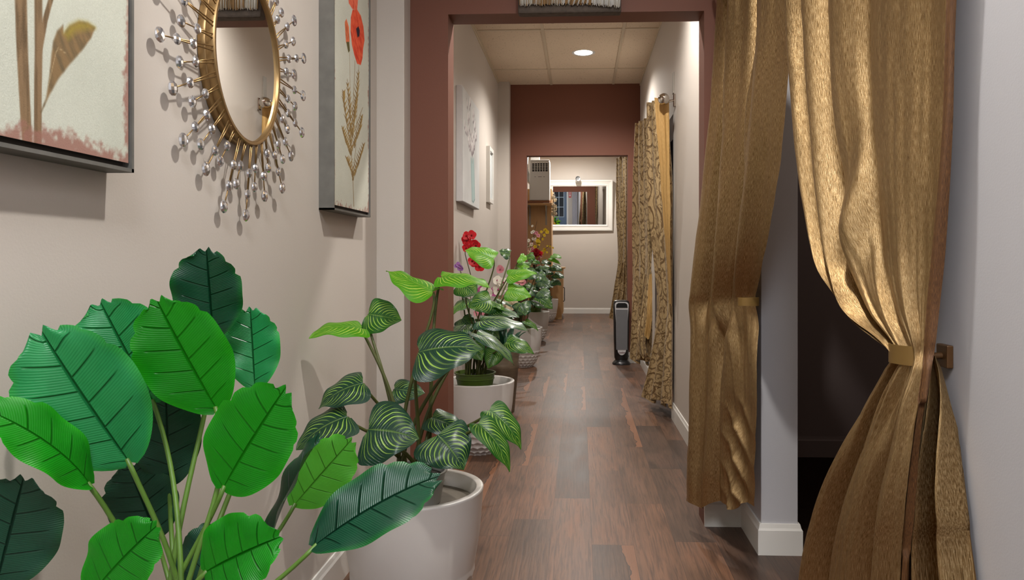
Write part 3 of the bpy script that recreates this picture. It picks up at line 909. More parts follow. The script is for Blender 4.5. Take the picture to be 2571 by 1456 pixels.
def planter_mesh():
    seg = PN * 12
    def rad(z):
        zs = [0, 0.012, 0.05, 0.11, 0.25, 0.39]
        rs = [0.100, 0.116, 0.146, 0.170, 0.194, 0.206]
        return float(np.interp(z, zs, rs))
    prof = []
    arc = 0.0; pz = 0; pr_ = rad(0)
    zlist = list(np.linspace(0, 0.20, 74)) + [0.23, 0.27, 0.31, 0.35, 0.383]
    rows = []
    zz = np.linspace(0, 0.39, 60)
    rr = np.array([rad(z) for z in zz])
    rr = np.convolve(np.pad(rr, 4, mode='edge'), np.ones(9) / 9, mode='valid')
    for z in zlist:
        r = float(np.interp(z, zz, rr))
        arc += math.hypot(z - pz, r - pr_); pz, pr_ = z, r
        rows.append((r, z, arc))
    vs, fs = [], []
    rowh = 0.034
    for r, z, a in rows:
        th = np.arange(seg) * 2 * PI / seg
        cx = th / (2 * PI) * PN
        q = a / rowh
        best = np.full(seg, 9.0)
        for rr_ in (math.floor(q) - 1, math.floor(q), math.floor(q) + 1):
            o = 0.5 * (rr_ % 2)
            dxx = (cx - o) - np.round(cx - o)
            dyy = (q - rr_ - 0.5) * 0.95
            top = 4.6
            lim = 1.0 if rr_ < 5 else 0.0
            dd = np.sqrt(dxx ** 2 + dyy ** 2) if lim else np.full(seg, 9.0)
            best = np.minimum(best, dd)
        dep = 0.011 * np.clip(1 - (best / 0.60) ** 2, 0, 1)
        ridge = 0.004 if a < rowh * 5 else 0.004 * max(0, 1 - (a - rowh * 5) / 0.02)
        rad_ = r + ridge - dep
        for k in range(seg):
            vs.append((rad_[k] * math.cos(th[k]), rad_[k] * math.sin(th[k]), z))
    n = len(rows)
    for r, z in [(0.2055, 0.388), (0.203, 0.39), (0.187, 0.39), (0.184, 0.387), (0.180, 0.33)]:
        for k in range(seg):
            q = 2 * PI * k / seg
            vs.append((r * math.cos(q), r * math.sin(q), z))
    n += 5
    for i in range(n - 1):
        for k in range(seg):
            fs.append((i * seg + k, i * seg + (k + 1) % seg, (i + 1) * seg + (k + 1) % seg, (i + 1) * seg + k))
    fs.append(tuple(range(seg - 1, -1, -1)))
    return vs, fs


PL = [((-0.487, 2.16, 0), 'white dimpled planter beside the pilaster, holding the tall loose striped plant'),
      ((-0.566, 4.10, 0), 'white dimpled planter just past the first doorway, with green nursery pot inside'),
      ((-0.575, 7.42, 0), 'white dimpled planter standing at the second doorway jamb'),
      ((-0.600, 9.75, 0), 'white dimpled planter inside the second doorway, behind the one at the jamb'),
      ((-0.575, 12.9, 0), 'white dimpled planter standing against the maple cabinet'),
      ((-0.555, 1.00, 0), 'white dimpled planter under the big banana leaves')]
pot0 = thing('planter', PL[0][0], PL[0][1], 'planter', 'white dimpled planters along the wall')
vs, fs = planter_mesh()
MB().add(vs, fs, mtx=Matrix.Translation(PL[0][0])).build('pot_body', M['planter'], pot0, smooth=True)
mb = MB(); mb.lathe([(0.0005, 0.345), (0.1785, 0.345), (0.1785, 0.335), (0.0005, 0.335)], 40, mtx=Matrix.Translation(PL[0][0]))
mb.build('fill_disc', M['fill'], pot0)
for loc, lab in PL[1:]:
    dup(pot0, loc, lab)


# ------------------------------------------------------------------ leaves
def leaf(parent, base, tip, hw, hint, mat, kind='heart', bend=0.0, fold=0.10, wave=0.012, curl=0.0, lobe=0.30, seed=None, name='leaf'):
    base, tip = Vector(base), Vector(tip)
    ax = tip - base; L = ax.length; a = ax / L
    h = Vector(hint).normalized()
    nrm = (h - a * h.dot(a)).normalized()
    s = a.cross(nrm).normalized()
    sd = seed if seed is not None else random.random() * 50
    nu, nv = (30, 17) if kind == 'heart' else (34, 17)
    vs, fs, uv = [], [], []
    for i in range(nu):
        u = i / (nu - 1)
        if kind == 'heart':
            q_ = max(0.0, (u - 0.28) / 0.72)
            w = 0.25 + 0.75 * math.sin(PI / 2 * min(1, u / 0.28)) if u < 0.28 else max(0.0, 1 - q_ ** 1.75) ** 1.05
        else:
            w = (math.sin(PI * (u * 0.945 + 0.006) ** 0.92)) ** 0.62
        for k in range(nv):
            v = -1 + 2 * k / (nv - 1)
            av = abs(v)
            ww = w
            if kind != 'heart' and u > 0.66:      # torn notches near the blunt end
                side = 0.0 if v < 0 else 3.3
                j = (u * 6.5 + side + sd) % 1.0
                ww = w * (1 - 0.13 * (av ** 4) * max(0, 1 - 2.2 * j) * 1.0)
            x = v * ww * hw
            al = u * L
            if kind == 'heart':
                al -= lobe * 1.35 * L * ((abs(x) / hw) ** 1.6) * (1 - u) ** 2.2
            else:
                al += 0.06 * L * av * (u - 0.2) * (1 - u) * 2
                jq = abs(((v * 1.25 + sd) % 1.0) - 0.5) * 2
                al -= L * (0.06 * jq + 0.04 * av * av) * max(0.0, (u - 0.78) / 0.22) ** 2
            z = bend * L * (4 * u * (1 - u)) - curl * L * u * u * u
            z += (fold * abs(x) - 0.5 * fold * x * x / hw) if kind != 'heart' else (fold * abs(x) - 0.36 * x * x / hw)
            z += wave * math.sin(u * 17 + (2.2 if v > 0 else 0) + sd) * av ** 2
            p = base + a * al + s * x + nrm * z
            vs.append(p); uv.append((u, 0.5 + v * 0.5))
    for i in range(nu - 1):
        for k in range(nv - 1):
            fs.append((i * nv + k, i * nv + k + 1, (i + 1) * nv + k + 1, (i + 1) * nv + k))
    return MB().add(vs, fs, uvs=uv).build(name, M[mat], parent, smooth=True, fix=False)


def stem(parent, root, end, mat='stem_olive', r0=0.006, r1=0.0035, lift=0.5, name='stem', endir=None):
    root, end = Vector(root), Vector(end)
    d = end - root
    p1 = root + Vector((d.x * 0.12, d.y * 0.12, max(0.05, abs(d.z)) * lift))
    p2 = end - Vector((d.x * 0.25, d.y * 0.25, d.z * 0.25)) if endir is None else end - Vector(endir)
    pts = bez(root, p1, p2, end, 16)
    return MB().tube(pts, list(np.linspace(r0, r1, 16)), 8).build(name, M[mat], parent, smooth=True)


def nursery_pot(parent, c, r, z0, z1, mat):
    mb = MB()
    h = z1 - z0
    mb.lathe([(0.0005, 0.002), (r * 0.80, 0), (r * 0.90, h * 0.62), (r * 0.93, h * 0.64), (r * 0.93, h * 0.68), (r * 0.91, h * 0.70), (r * 0.95, h * 0.93), (r, h * 0.95), (r, h), (r * 0.93, h), (r * 0.88, h * 0.75)], 40,
             mtx=Matrix.Translation((c[0], c[1], z0)))
    mb.build('nursery_pot', M[mat], parent, smooth='auto')
    mb = MB(); mb.lathe([(0.0005, h * 0.80), (r * 0.89, h * 0.78)], 32, mtx=Matrix.Translation((c[0], c[1], z0)))
    mb.build('soil', M['soil'], parent)


# ---- banana-leaf plant
c0 = Vector((-0.555, 1.00, 0))
BP = thing('banana_leaf_plant', (c0.x, c0.y, 0.347), 'big artificial banana-leaf plant with broad plain green leaves below the oval jewel mirror', 'plant')
nursery_pot(BP, (c0.x, c0.y), 0.11, 0.347, 0.45, 'nursery')
crown = Vector((c0.x, c0.y, 0.43))
ban = [  # base px, tip px, depths, half width, hint, material, bend, fold, curl
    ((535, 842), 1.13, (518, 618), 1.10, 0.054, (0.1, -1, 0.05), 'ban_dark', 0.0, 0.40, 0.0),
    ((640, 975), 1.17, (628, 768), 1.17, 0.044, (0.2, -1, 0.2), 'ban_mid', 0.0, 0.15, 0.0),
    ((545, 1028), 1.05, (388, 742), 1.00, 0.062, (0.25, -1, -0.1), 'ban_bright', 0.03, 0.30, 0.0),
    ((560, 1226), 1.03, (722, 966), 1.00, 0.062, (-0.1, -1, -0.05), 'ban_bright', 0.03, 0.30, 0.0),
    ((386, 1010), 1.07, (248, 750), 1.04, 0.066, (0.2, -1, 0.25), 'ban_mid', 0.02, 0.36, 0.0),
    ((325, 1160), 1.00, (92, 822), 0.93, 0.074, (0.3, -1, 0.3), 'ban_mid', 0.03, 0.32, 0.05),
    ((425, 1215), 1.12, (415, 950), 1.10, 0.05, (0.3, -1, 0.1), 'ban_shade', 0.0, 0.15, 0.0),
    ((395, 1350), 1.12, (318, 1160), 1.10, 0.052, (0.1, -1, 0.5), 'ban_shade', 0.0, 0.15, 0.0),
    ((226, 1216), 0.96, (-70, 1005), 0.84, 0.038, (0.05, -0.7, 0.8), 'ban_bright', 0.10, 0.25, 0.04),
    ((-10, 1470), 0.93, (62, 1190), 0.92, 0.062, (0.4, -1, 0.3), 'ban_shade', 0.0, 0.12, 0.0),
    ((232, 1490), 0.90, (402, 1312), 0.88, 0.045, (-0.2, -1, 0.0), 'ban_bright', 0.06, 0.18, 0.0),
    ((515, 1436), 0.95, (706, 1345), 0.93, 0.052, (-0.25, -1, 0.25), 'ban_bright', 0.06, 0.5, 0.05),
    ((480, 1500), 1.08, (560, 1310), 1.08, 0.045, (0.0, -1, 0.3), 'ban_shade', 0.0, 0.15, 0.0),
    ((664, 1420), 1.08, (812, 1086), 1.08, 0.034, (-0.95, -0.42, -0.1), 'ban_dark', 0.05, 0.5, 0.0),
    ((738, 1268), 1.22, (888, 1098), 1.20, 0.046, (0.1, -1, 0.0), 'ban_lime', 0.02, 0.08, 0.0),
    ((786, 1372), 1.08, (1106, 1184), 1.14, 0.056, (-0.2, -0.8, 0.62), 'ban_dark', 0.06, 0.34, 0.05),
]
for (bp, bd, tp, td, hw, hint, mt, bend, fold, curl) in ban:
    B_, T_ = P(*bp, bd), P(*tp, td)
    leaf(BP, B_, T_, hw, hint, mt, 'banana', bend, fold, 0.004, curl)
    j = Vector((random.uniform(-.04, .04), random.uniform(-.03, .03), 0))
    ed = (T_ - B_).normalized() * 0.12
    stem(BP, crown + j, B_ + (T_ - B_) * 0.03, 'stem_green', 0.0042, 0.0032, 0.55, endir=ed * 0.8 + Vector((0, 0, 0.04)))


# ---- striped plants (calathea-like)
def striped(px0, label, root, leaves, pot_r, pot_z, mat_pot, cat='plant', extra=0, ext_r=0.3, ext_h=(0.5, 0.9), stem_w=1.0, seedv=1):
    T = thing('striped_leaf_plant', (root[0], root[1], 0.347), label, cat, None)
    nursery_pot(T, root[:2], pot_r, 0.347, pot_z, mat_pot)
    cr = Vector((root[0], root[1], pot_z - 0.025))
    rd = random.Random(seedv)
    for (bp, bd, tp, td, hw, hint, mt, bend, fold, curl) in leaves:
        B_, T_ = P(*bp, bd), P(*tp, td)
        leaf(T, B_, T_, hw, hint, mt, 'heart', bend, fold, 0.05 * hw, curl)
        j = Vector((rd.uniform(-.5, .5) * pot_r, rd.uniform(-.5, .5) * pot_r, 0))
        stem(T, cr + j, B_ - Vector(hint).normalized() * 0.002, 'stem_olive', 0.0055 * stem_w, 0.0032 * stem_w, 0.6, endir=Vector((0, 0, 0.06)) + (T_ - B_) * 0.15)
    for k in range(extra):
        an = rd.uniform(0, 2 * PI); rr = rd.uniform(0.35, 1.0) * ext_r
        z = rd.uniform(*ext_h)
        B_ = Vector((root[0] + math.cos(an) * rr * 0.6, root[1] + math.sin(an) * rr * 0.6, z))
        ll = rd.uniform(0.11, 0.17)
        T_ = B_ + Vector((math.cos(an) * ll, math.sin(an) * ll, rd.uniform(-0.09, 0.0)))
        if T_.x < -0.80 or B_.x < -0.78: continue
        hint = Vector((math.cos(an) * 0.4, math.sin(an) * 0.4 - 0.2, 1))
        leaf(T, B_, T_, rd.uniform(0.045, 0.065), hint, rd.choice(['cal_dark', 'cal_dark', 'cal_mid']), 'heart', 0.03, 0.12, 0.004, 0.06)
        j = Vector((rd.uniform(-.5, .5) * pot_r, rd.uniform(-.5, .5) * pot_r, 0))
        stem(T, cr + j, B_, 'stem_olive', 0.0045 * stem_w, 0.003 * stem_w, 0.6)
    return T


plant1 = [
    ((925, 788), 2.22, (1008, 803), 2.20, 0.062, (-0.25, -0.80, 0.55), 'cal_mid', 0.0, 0.2, 0.0),
    ((908, 824), 2.14, (776, 838), 2.05, 0.060, (0.05, -0.36, 0.93), 'cal_backlit', 0.10, 0.12, 0.10),
    ((1088, 732), 2.20, (968, 684), 2.22, 0.085, (0.10, -0.24, 0.96), 'cal_backlit', 0.03, 0.12, -0.04),
    ((1108, 696), 2.25, (1232, 716), 2.25, 0.080, (0.1, -0.24, 0.96), 'cal_backlit', 0.08, 0.15, 0.05),
    ((1052, 884), 2.02, (1214, 872), 2.02, 0.100, (-0.05, -0.62, 0.78), 'cal_dark', 0.07, 0.12, 0.06),
    ((1205, 806), 2.30, (1328, 822), 2.28, 0.058, (0.05, -0.32, 0.95), 'cal_dark', 0.07, 0.14, 0.08),
    ((1196, 838), 2.15, (1293, 914), 2.10, 0.045, (0.35, -0.20, 0.90), 'cal_dark', 0.08, 0.25, 0.04),
    ((912, 962), 2.02, (797, 1022), 1.98, 0.070, (-0.15, -0.55, 0.82), 'cal_dark', 0.10, 0.14, 0.05),
    ((990, 976), 2.25, (1068, 988), 2.24, 0.045, (0.0, -0.7, 0.7), 'cal_dark', 0.02, 0.1, 0.0),
    ((872, 1046), 1.96, (742, 1128), 1.90, 0.075, (-0.20, -0.60, 0.78), 'cal_dark', 0.10, 0.14, 0.03),
    ((925, 1078), 1.95, (1050, 1096), 1.93, 0.095, (0.0, -0.80, 0.60), 'cal_dark', 0.08, 0.12, 0.12),
    ((1100, 1092), 1.98, (1166, 1176), 1.94, 0.082, (0.2, -0.80, 0.60), 'cal_dark', 0.10, 0.14, 0.10),
    ((1085, 1048), 2.15, (1178, 1096), 2.12, 0.050, (0.1, -0.50, 0.85), 'cal_dark', 0.06, 0.14, 0.04),
    ((1228, 1030), 2.05, (1309, 1128), 2.03, 0.050, (0.62, -0.55, 0.45), 'cal_mid', 0.12, 0.30, 0.02),
    ((1200, 1064), 1.98, (1281, 1184), 1.95, 0.044, (0.62, -0.55, 0.45), 'cal_mid', 0.12, 0.30, 0.02),
]
striped(0, 'tall loose striped-leaf plant in the planter beside the pilaster', (-0.487, 2.16), plant1, 0.10, 0.44, 'clear_pot', stem_w=1.15, seedv=4)

plant2 = [
    ((1240, 650), 4.05, (1166, 628), 4.05, 0.078, (0.12, -0.70, 0.72), 'cal_backlit', 0.05, 0.14, 0.0),
    ((1276, 692), 4.0, (1348, 684), 4.0, 0.060, (0.0, -0.60, 0.80), 'cal_backlit', 0.05, 0.14, 0.05),
    ((1275, 728), 3.95, (1335, 744), 3.95, 0.062, (-0.1, -0.75, 0.62), 'cal_backlit', 0.05, 0.12, 0.05),
    ((1232, 752), 3.9, (1176, 772), 3.85, 0.075, (0.0, -0.85, 0.5), 'cal_mid', 0.06, 0.12, 0.05),
    ((1160, 712), 4.0, (1196, 742), 3.95, 0.07, (0.0, -0.85, 0.5), 'cal_mid', 0.05, 0.12, 0.05),
    ((1280, 636), 4.3, (1252, 630), 4.3, 0.05, (0, -0.6, 0.8), 'cal_dark', 0.03, 0.12, 0.0),
    ((1305, 644), 4.3, (1324, 652), 4.3, 0.05, (0, -0.55, 0.8), 'cal_backlit', 0.05, 0.12, 0.05),
    ((1312, 662), 4.3, (1295, 668), 4.3, 0.04, (0, -0.5, 0.85), 'cal_backlit', 0.03, 0.12, 0.05),
    ((1272, 858), 3.9, (1341, 886), 3.88, 0.062, (0.2, -0.65, 0.72), 'cal_mid', 0.10, 0.14, 0.06),
    ((1236, 782), 3.9, (1306, 795), 3.85, 0.050, (0, -0.5, 0.85), 'cal_dark', 0.08, 0.14, 0.05),
    ((1308, 760), 4.1, (1320, 792), 4.05, 0.055, (0.1, -0.75, 0.6), 'cal_dark', 0.08, 0.12, 0.05),
    ((1170, 744), 3.85, (1205, 737), 3.8, 0.03, (0, -0.3, 0.95), 'cal_dark', 0.05, 0.2, 0.02),
    ((1185, 862), 3.95, (1210, 905), 3.9, 0.06, (-0.1, -0.8, 0.5), 'cal_mid', 0.06, 0.14, 0.05),
    ((1245, 880), 4.0, (1225, 925), 3.95, 0.055, (0.1, -0.8, 0.5), 'cal_mid', 0.06, 0.14, 0.05),
    ((1160, 800), 4.0, (1190, 835), 3.95, 0.055, (0, -0.8, 0.5), 'cal_dark', 0.06, 0.14, 0.05),
]
striped(0, 'striped-leaf plant in green nursery pot just past the first doorway', (-0.572, 4.06), plant2, 0.114, 0.442, 'nursery', extra=13, ext_r=0.24, ext_h=(0.62, 0.85), seedv=3)

plant3 = [
    ((1318, 806), 7.2, (1352, 830), 7.15, 0.05, (0.3, -0.5, 0.8), 'cal_mid', 0.1, 0.2, 0.05),
    ((1320, 770), 7.2, (1300, 792), 7.15, 0.07, (0.1, -0.8, 0.5), 'cal_dark', 0.06, 0.12, 0.05),
    ((1330, 668), 7.5, (1300, 660), 7.5, 0.07, (0, -0.6, 0.8), 'cal_backlit', 0.05, 0.12, 0.0),
    ((1352, 690), 7.3, (1372, 700), 7.3, 0.085, (0, -0.7, 0.7), 'cal_dark', 0.06, 0.12, 0.05),
    ((1345, 680), 7.4, (1315, 700), 7.35, 0.09, (0, -0.7, 0.7), 'cal_dark', 0.06, 0.12, 0.05),
    ((1330, 725), 7.3, (1305, 745), 7.25, 0.085, (0, -0.8, 0.6), 'cal_dark', 0.06, 0.12, 0.05),
    ((1355, 730), 7.3, (1382, 745), 7.25, 0.085, (0.1, -0.8, 0.6), 'cal_dark', 0.06, 0.12, 0.05),
    ((1340, 640), 7.5, (1318, 648), 7.5, 0.07, (0, -0.6, 0.8), 'cal_mid', 0.06, 0.12, 0.05),
]
striped(0, 'dark striped-leaf plant in the planter at the second doorway jamb', (-0.575, 7.42), plant3, 0.11, 0.44, 'nursery', extra=13, ext_r=0.28, ext_h=(0.6, 1.0), seedv=8)
plant4 = [
    ((1348, 745), 9.4, (1388, 774), 9.3, 0.125, (0.15, -0.85, 0.5), 'cal_mid', 0.06, 0.12, 0.05),
    ((1342, 676), 9.6, (1370, 694), 9.5, 0.11, (0.1, -0.8, 0.6), 'cal_dark', 0.06, 0.12, 0.05),
    ((1358, 705), 9.5, (1382, 722), 9.4, 0.10, (0.1, -0.8, 0.6), 'cal_dark', 0.06, 0.12, 0.05),
    ((1338, 715), 9.5, (1322, 735), 9.4, 0.10, (0.0, -0.8, 0.6), 'cal_dark', 0.06, 0.12, 0.05),
    ((1345, 652), 9.6, (1328, 660), 9.5, 0.09, (0.0, -0.7, 0.7), 'cal_mid', 0.06, 0.12, 0.05),
    ((1362, 668), 9.6, (1376, 680), 9.5, 0.08, (0.1, -0.7, 0.7), 'cal_dark', 0.06, 0.12, 0.05),
]
striped(0, 'striped-leaf plant inside the second doorway, between the other two planted there', (-0.60, 9.75), plant4, 0.11, 0.44, 'nursery', extra=8, ext_r=0.26, ext_h=(0.6, 0.95), seedv=12)
plant5 = [
    ((1386, 668), 12.6, (1412, 680), 12.5, 0.10, (0.15, -0.7, 0.7), 'cal_dark', 0.06, 0.12, 0.05),
    ((1392, 688), 12.6, (1416, 698), 12.5, 0.10, (0.15, -0.7, 0.7), 'cal_dark', 0.06, 0.12, 0.05),
    ((1384, 705), 12.6, (1409, 715), 12.5, 0.11, (0.15, -0.7, 0.7), 'cal_dark', 0.06, 0.12, 0.05),
    ((1388, 640), 12.6, (1410, 648), 12.5, 0.08, (0.15, -0.6, 0.8), 'cal_backlit', 0.06, 0.12, 0.05),
    ((1382, 648), 12.6, (1408, 664), 12.5, 0.06, (0.15, -0.6, 0.8), 'cal_backlit', 0.06, 0.12, 0.05),
    ((1380, 680), 12.6, (1366, 690), 12.5, 0.10, (-0.1, -0.7, 0.7), 'cal_dark', 0.06, 0.12, 0.05),
    ((1376, 655), 12.6, (1360, 662), 12.5, 0.09, (-0.1, -0.7, 0.7), 'cal_dark', 0.06, 0.12, 0.05),
]
striped(0, 'striped-leaf plant standing before the maple cabinet', (-0.575, 12.9), plant5, 0.11, 0.44, 'nursery', extra=9, ext_r=0.26, ext_h=(0.6, 0.95), seedv=15)


# ------------------------------------------------------------------ flowers
def flower(parent, c, r, face, petal, centre, n=5, name='flower', cup=0.25, seed=0):
    c = Vector(c); f = Vector(face).normalized()
    up = Vector((0, 0, 1)) if abs(f.z) < 0.9 else Vector((1, 0, 0))
    a = f.cross(up).normalized(); b = a.cross(f)
    rd = random.Random(seed * 7 + 1)
    mb = MB()
    for k in range(n):
        q = 2 * PI * k / n + rd.uniform(-.12, .12) + PI / 2
        d = a * math.cos(q) + b * math.sin(q); sdir = f.cross(d)
        rr = r * rd.uniform(0.85, 1.1)
        vs, fs = [], []
        for i in range(6):
            u = i / 5
            w = rr * 0.60 * math.sin(PI * (0.07 + 0.88 * u) ** 1.25) ** 0.7
            for j in range(5):
                v = -1 + j / 2
                vs.append(c + d * (u * rr) + sdir * (v * w) + f * (cup * rr * (u * u * 0.9 - 0.25 * v * v * u) + 0.002 * (k % 2)))
        for i in range(5):
            for j in range(4):
                fs.append((i * 5 + j, i * 5 + j + 1, (i + 1) * 5 + j + 1, (i + 1) * 5 + j))
        mb.add(vs, fs, 0)
    sph = [(0.0005, -1), (0.6, -0.8), (1, 0), (0.7, 0.7), (0.0005, 1)]
    rm = Matrix.Translation(c + f * (r * 0.12)) @ f.to_track_quat('Z', 'Y').to_matrix().to_4x4()
    mb.lathe([(p * r * 0.2, z * r * 0.22) for p, z in sph], 8, 1, rm)
    return mb.build(name, [M['p_' + petal], M['p_' + centre]], parent, smooth=True, fix=False)


oc = Vector((-0.545, 5.18, 0))
OR = thing('orchid_arrangement', oc, 'orchids in red, pink and cream in a weathered wooden pot between the two white planters', 'flower arrangement')
mb = MB()
mb.lathe([(0.0005, 0.004), (0.090, 0.0), (0.118, 0.30), (0.122, 0.31), (0.122, 0.335), (0.118, 0.345), (0.128, 0.42), (0.128, 0.43), (0.112, 0.43), (0.104, 0.34)], 36, mtx=Matrix.Translation(oc))
mb.build('wooden_pot', M['wood_pot'], OR, smooth='auto')
MB().lathe([(0.0005, 0.40), (0.110, 0.395)], 24, mtx=Matrix.Translation(oc)).build('soil', M['soil'], OR)
ocr = oc + Vector((0, 0, 0.39))
sprays = [  # stem points in px (upwards), depth, petal, centre, flower px list, radius
    ([(1215, 800), (1190, 720), (1168, 640), (1167, 610), (1178, 592)], 5.1, 'red', 'crimson', [(1171, 592), (1184, 591), (1173, 603), (1189, 611), (1195, 616), (1171, 622), (1184, 624), (1186, 655), (1192, 660), (1204, 668)], 0.034),
    ([(1200, 800), (1172, 720), (1152, 672)], 4.8, 'violet', 'magenta', [(1146, 668), (1150, 664), (1155, 672), (1158, 674)], 0.018),
    ([(1225, 800), (1205, 745), (1190, 712)], 5.1, 'magenta', 'peach', [(1180, 706), (1196, 736), (1207, 742), (1210, 728), (1202, 750), (1240, 733)], 0.036),
    ([(1240, 800), (1255, 750), (1258, 700)], 5.0, 'white', 'lip', [(1249, 704), (1263, 709), (1252, 727), (1262, 723), (1219, 730), (1226, 735)], 0.038),
    ([(1250, 800), (1285, 740), (1300, 708)], 5.1, 'pink', 'lip', [(1281, 706), (1296, 707), (1256, 676), (1312, 708), (1262, 750)], 0.026),
    ([(1255, 800), (1300, 730), (1306, 704)], 5.1, 'peach', 'cream', [(1308, 700), (1295, 706), (1258, 752)], 0.032),
    ([(1250, 820), (1275, 775), (1280, 755)], 4.85, 'cream', 'cream', [(1280, 752), (1284, 764), (1272, 768)], 0.042),
    ([(1230, 820), (1210, 790), (1203, 785)], 4.9, 'pink', 'lip', [(1197, 786), (1208, 790), (1270, 790)], 0.028),
]
for si, (st, D, pt, ce, fl, r) in enumerate(sprays):
    pts = [ocr] + [P(x, y, D) for x, y in st]
    kt = np.linspace(0, 1, len(pts))
    tt = np.linspace(0, 1, 24)
    arr = np.array([list(p) for p in pts])
    sm = [Vector([np.interp(t, kt, arr[:, j]) for j in range(3)]) for t in tt]
    sp = MB().tube(sm, list(np.linspace(0.004, 0.002, 24)), 6).build('flower_stem', M['stem_brown' if si > 1 else 'stem_olive'], OR, smooth=True)
    for fi, (x, y) in enumerate(fl):
        flower(sp, P(x, y, D - 0.04), r * (0.85 + 0.3 * ((fi * 7) % 5) / 5), (0.25 * math.sin(fi * 2.1), -1, 0.2 * math.cos(fi)), pt, ce, 5, 'flower', 0.25, fi + si * 20)
for k in range(14):
    an = 2 * PI * k / 14 + 0.2
    B_ = ocr + Vector((math.cos(an) * 0.06, math.sin(an) * 0.06, 0.02))
    T_ = B_ + Vector((math.cos(an) * (0.08 + 0.02 * (k % 3)), math.sin(an) * 0.13, 0.10 + 0.06 * (k % 4)))
    leaf(OR, B_, T_, 0.03, (math.cos(an) * -0.5, -0.5, 1), ['ban_shade', 'ban_dark'][k % 2], 'heart', 0.08, 0.2, 0.002, 0.12, 0.1)

# ---- blossom branches in a tall vase inside the second doorway
bc = Vector((-0.60, 11.2, 0))
BV = thing('blossom_arrangement', bc, 'vase of pink and yellow blossom twigs with a dark red rose, below the wall shelf', 'flower arrangement')
MB().lathe([(0.0005, 0.004), (0.09, 0), (0.13, 0.15), (0.12, 0.42), (0.07, 0.55), (0.085, 0.60), (0.075, 0.60), (0.06, 0.55), (0.05, 0.4)], 32, mtx=Matrix.Translation(bc)).build('vase', M['wood_pot'], BV, smooth=True)
vc = bc + Vector((0, 0, 0.58))
twigs = [([(1340, 660), (1335, 610), (1348, 556)], 'white', 14, 0.018, 1), ([(1338, 660), (1332, 620), (1344, 585)], 'pink', 12, 0.024, 2), ([(1342, 660), (1350, 620), (1369, 577)], 'yellow', 14, 0.023, 3),
         ([(1345, 660), (1362, 630), (1384, 614)], 'yellow', 12, 0.018, 4), ([(1345, 660), (1350, 640), (1361, 668)], 'pink', 10, 0.02, 5), ([(1338, 665), (1330, 640), (1326, 600)], 'cream', 14, 0.02, 6),
         ([(1345, 655), (1352, 615), (1358, 595)], 'yellow', 12, 0.02, 9), ([(1340, 655), (1338, 640), (1335, 625)], 'peach', 10, 0.024, 10)]
for st, pt, nfl, r, sd in twigs:
    rd = random.Random(sd)
    pts = [vc] + [P(x, y, 11.1) for x, y in st]
    arr = np.array([list(p) for p in pts]); kt = np.linspace(0, 1, len(pts))
    sm = [Vector([np.interp(t, kt, arr[:, j]) for j in range(3)]) for t in np.linspace(0, 1, 20)]
    tw = MB().tube(sm, list(np.linspace(0.006, 0.003, 20)), 6).build('twig', M['stem_brown'], BV, smooth=True)
    for q in range(nfl):
        p = sm[int(rd.uniform(8, 19.9))] + Vector((rd.uniform(-.05, .05), rd.uniform(-.06, .02), rd.uniform(-.05, .05)))
        flower(tw, p, r * rd.uniform(0.8, 1.4), (rd.uniform(-.6, .6), -1, rd.uniform(-.4, .6)), pt, 'crimson' if pt == 'pink' else 'yellow', 5, 'blossom', 0.3, q + sd * 50)
for (x, y, r) in [(1346, 634, 0.075), (1337, 640, 0.04), (1356, 636, 0.04)]:
    rs = None
    mb = MB(); cpt = P(x, y, 10.98)
    rd = random.Random(int(x))
    for ring, (nn, rr, cu) in enumerate([(5, 1.0, 0.15), (5, 0.75, 0.5), (4, 0.5, 0.9), (3, 0.3, 1.4)]):
        tmp = flower(BV, cpt + Vector((0, -0.01 * ring, 0)), r * rr, (0.1, -1, 0.35), 'crimson' if r > .05 else 'red', 'crimson', nn, 'rose_petals', cu, ring + int(x))

# ------------------------------------------------------------------ wall pictures (painted canvases)
def lerp3(c, a, m):
    return c * (1 - m[..., None]) + np.array(a, float)[None, None] * m[..., None]


def poly_mask(x, y, poly, soft=0.002):
    """signed soft mask of a polygon on arrays"""
    poly = np.array(poly, float)
    inside = np.zeros(x.shape, bool)
    dist = np.full(x.shape, 1e9)
    n = len(poly)
    for i in range(n):
        x0, y0 = poly[i]; x1, y1 = poly[(i + 1) % n]
        cond = ((y0 > y) != (y1 > y))
        with np.errstate(divide='ignore', invalid='ignore'):
            xi = (x1 - x0) * (y - y0) / (y1 - y0 + 1e-12) + x0
        inside ^= cond & (x < xi)
        dx, dy = x1 - x0, y1 - y0
        t = np.clip(((x - x0) * dx + (y - y0) * dy) / (dx * dx + dy * dy + 1e-12), 0, 1)
        dist = np.minimum(dist, np.hypot(x - x0 - t * dx, y - y0 - t * dy))
    sd = np.where(inside, dist, -dist)
    return np.clip(sd / soft * 0.5 + 0.5, 0, 1)


def line_mask(x, y, pts, w0, w1, soft=0.001):
    best = np.zeros(x.shape)
    n = len(pts) - 1
    for i in range(n):
        (x0, y0), (x1, y1) = pts[i], pts[i + 1]
        dx, dy = x1 - x0, y1 - y0
        t = np.clip(((x - x0) * dx + (y - y0) * dy) / (dx * dx + dy * dy + 1e-12), 0, 1)
        d = np.hypot(x - x0 - t * dx, y - y0 - t * dy)
        w = w0 + (w1 - w0) * (i + t) / n
        best = np.maximum(best, np.clip((w - d) / soft + 0.5, 0, 1))
    return best


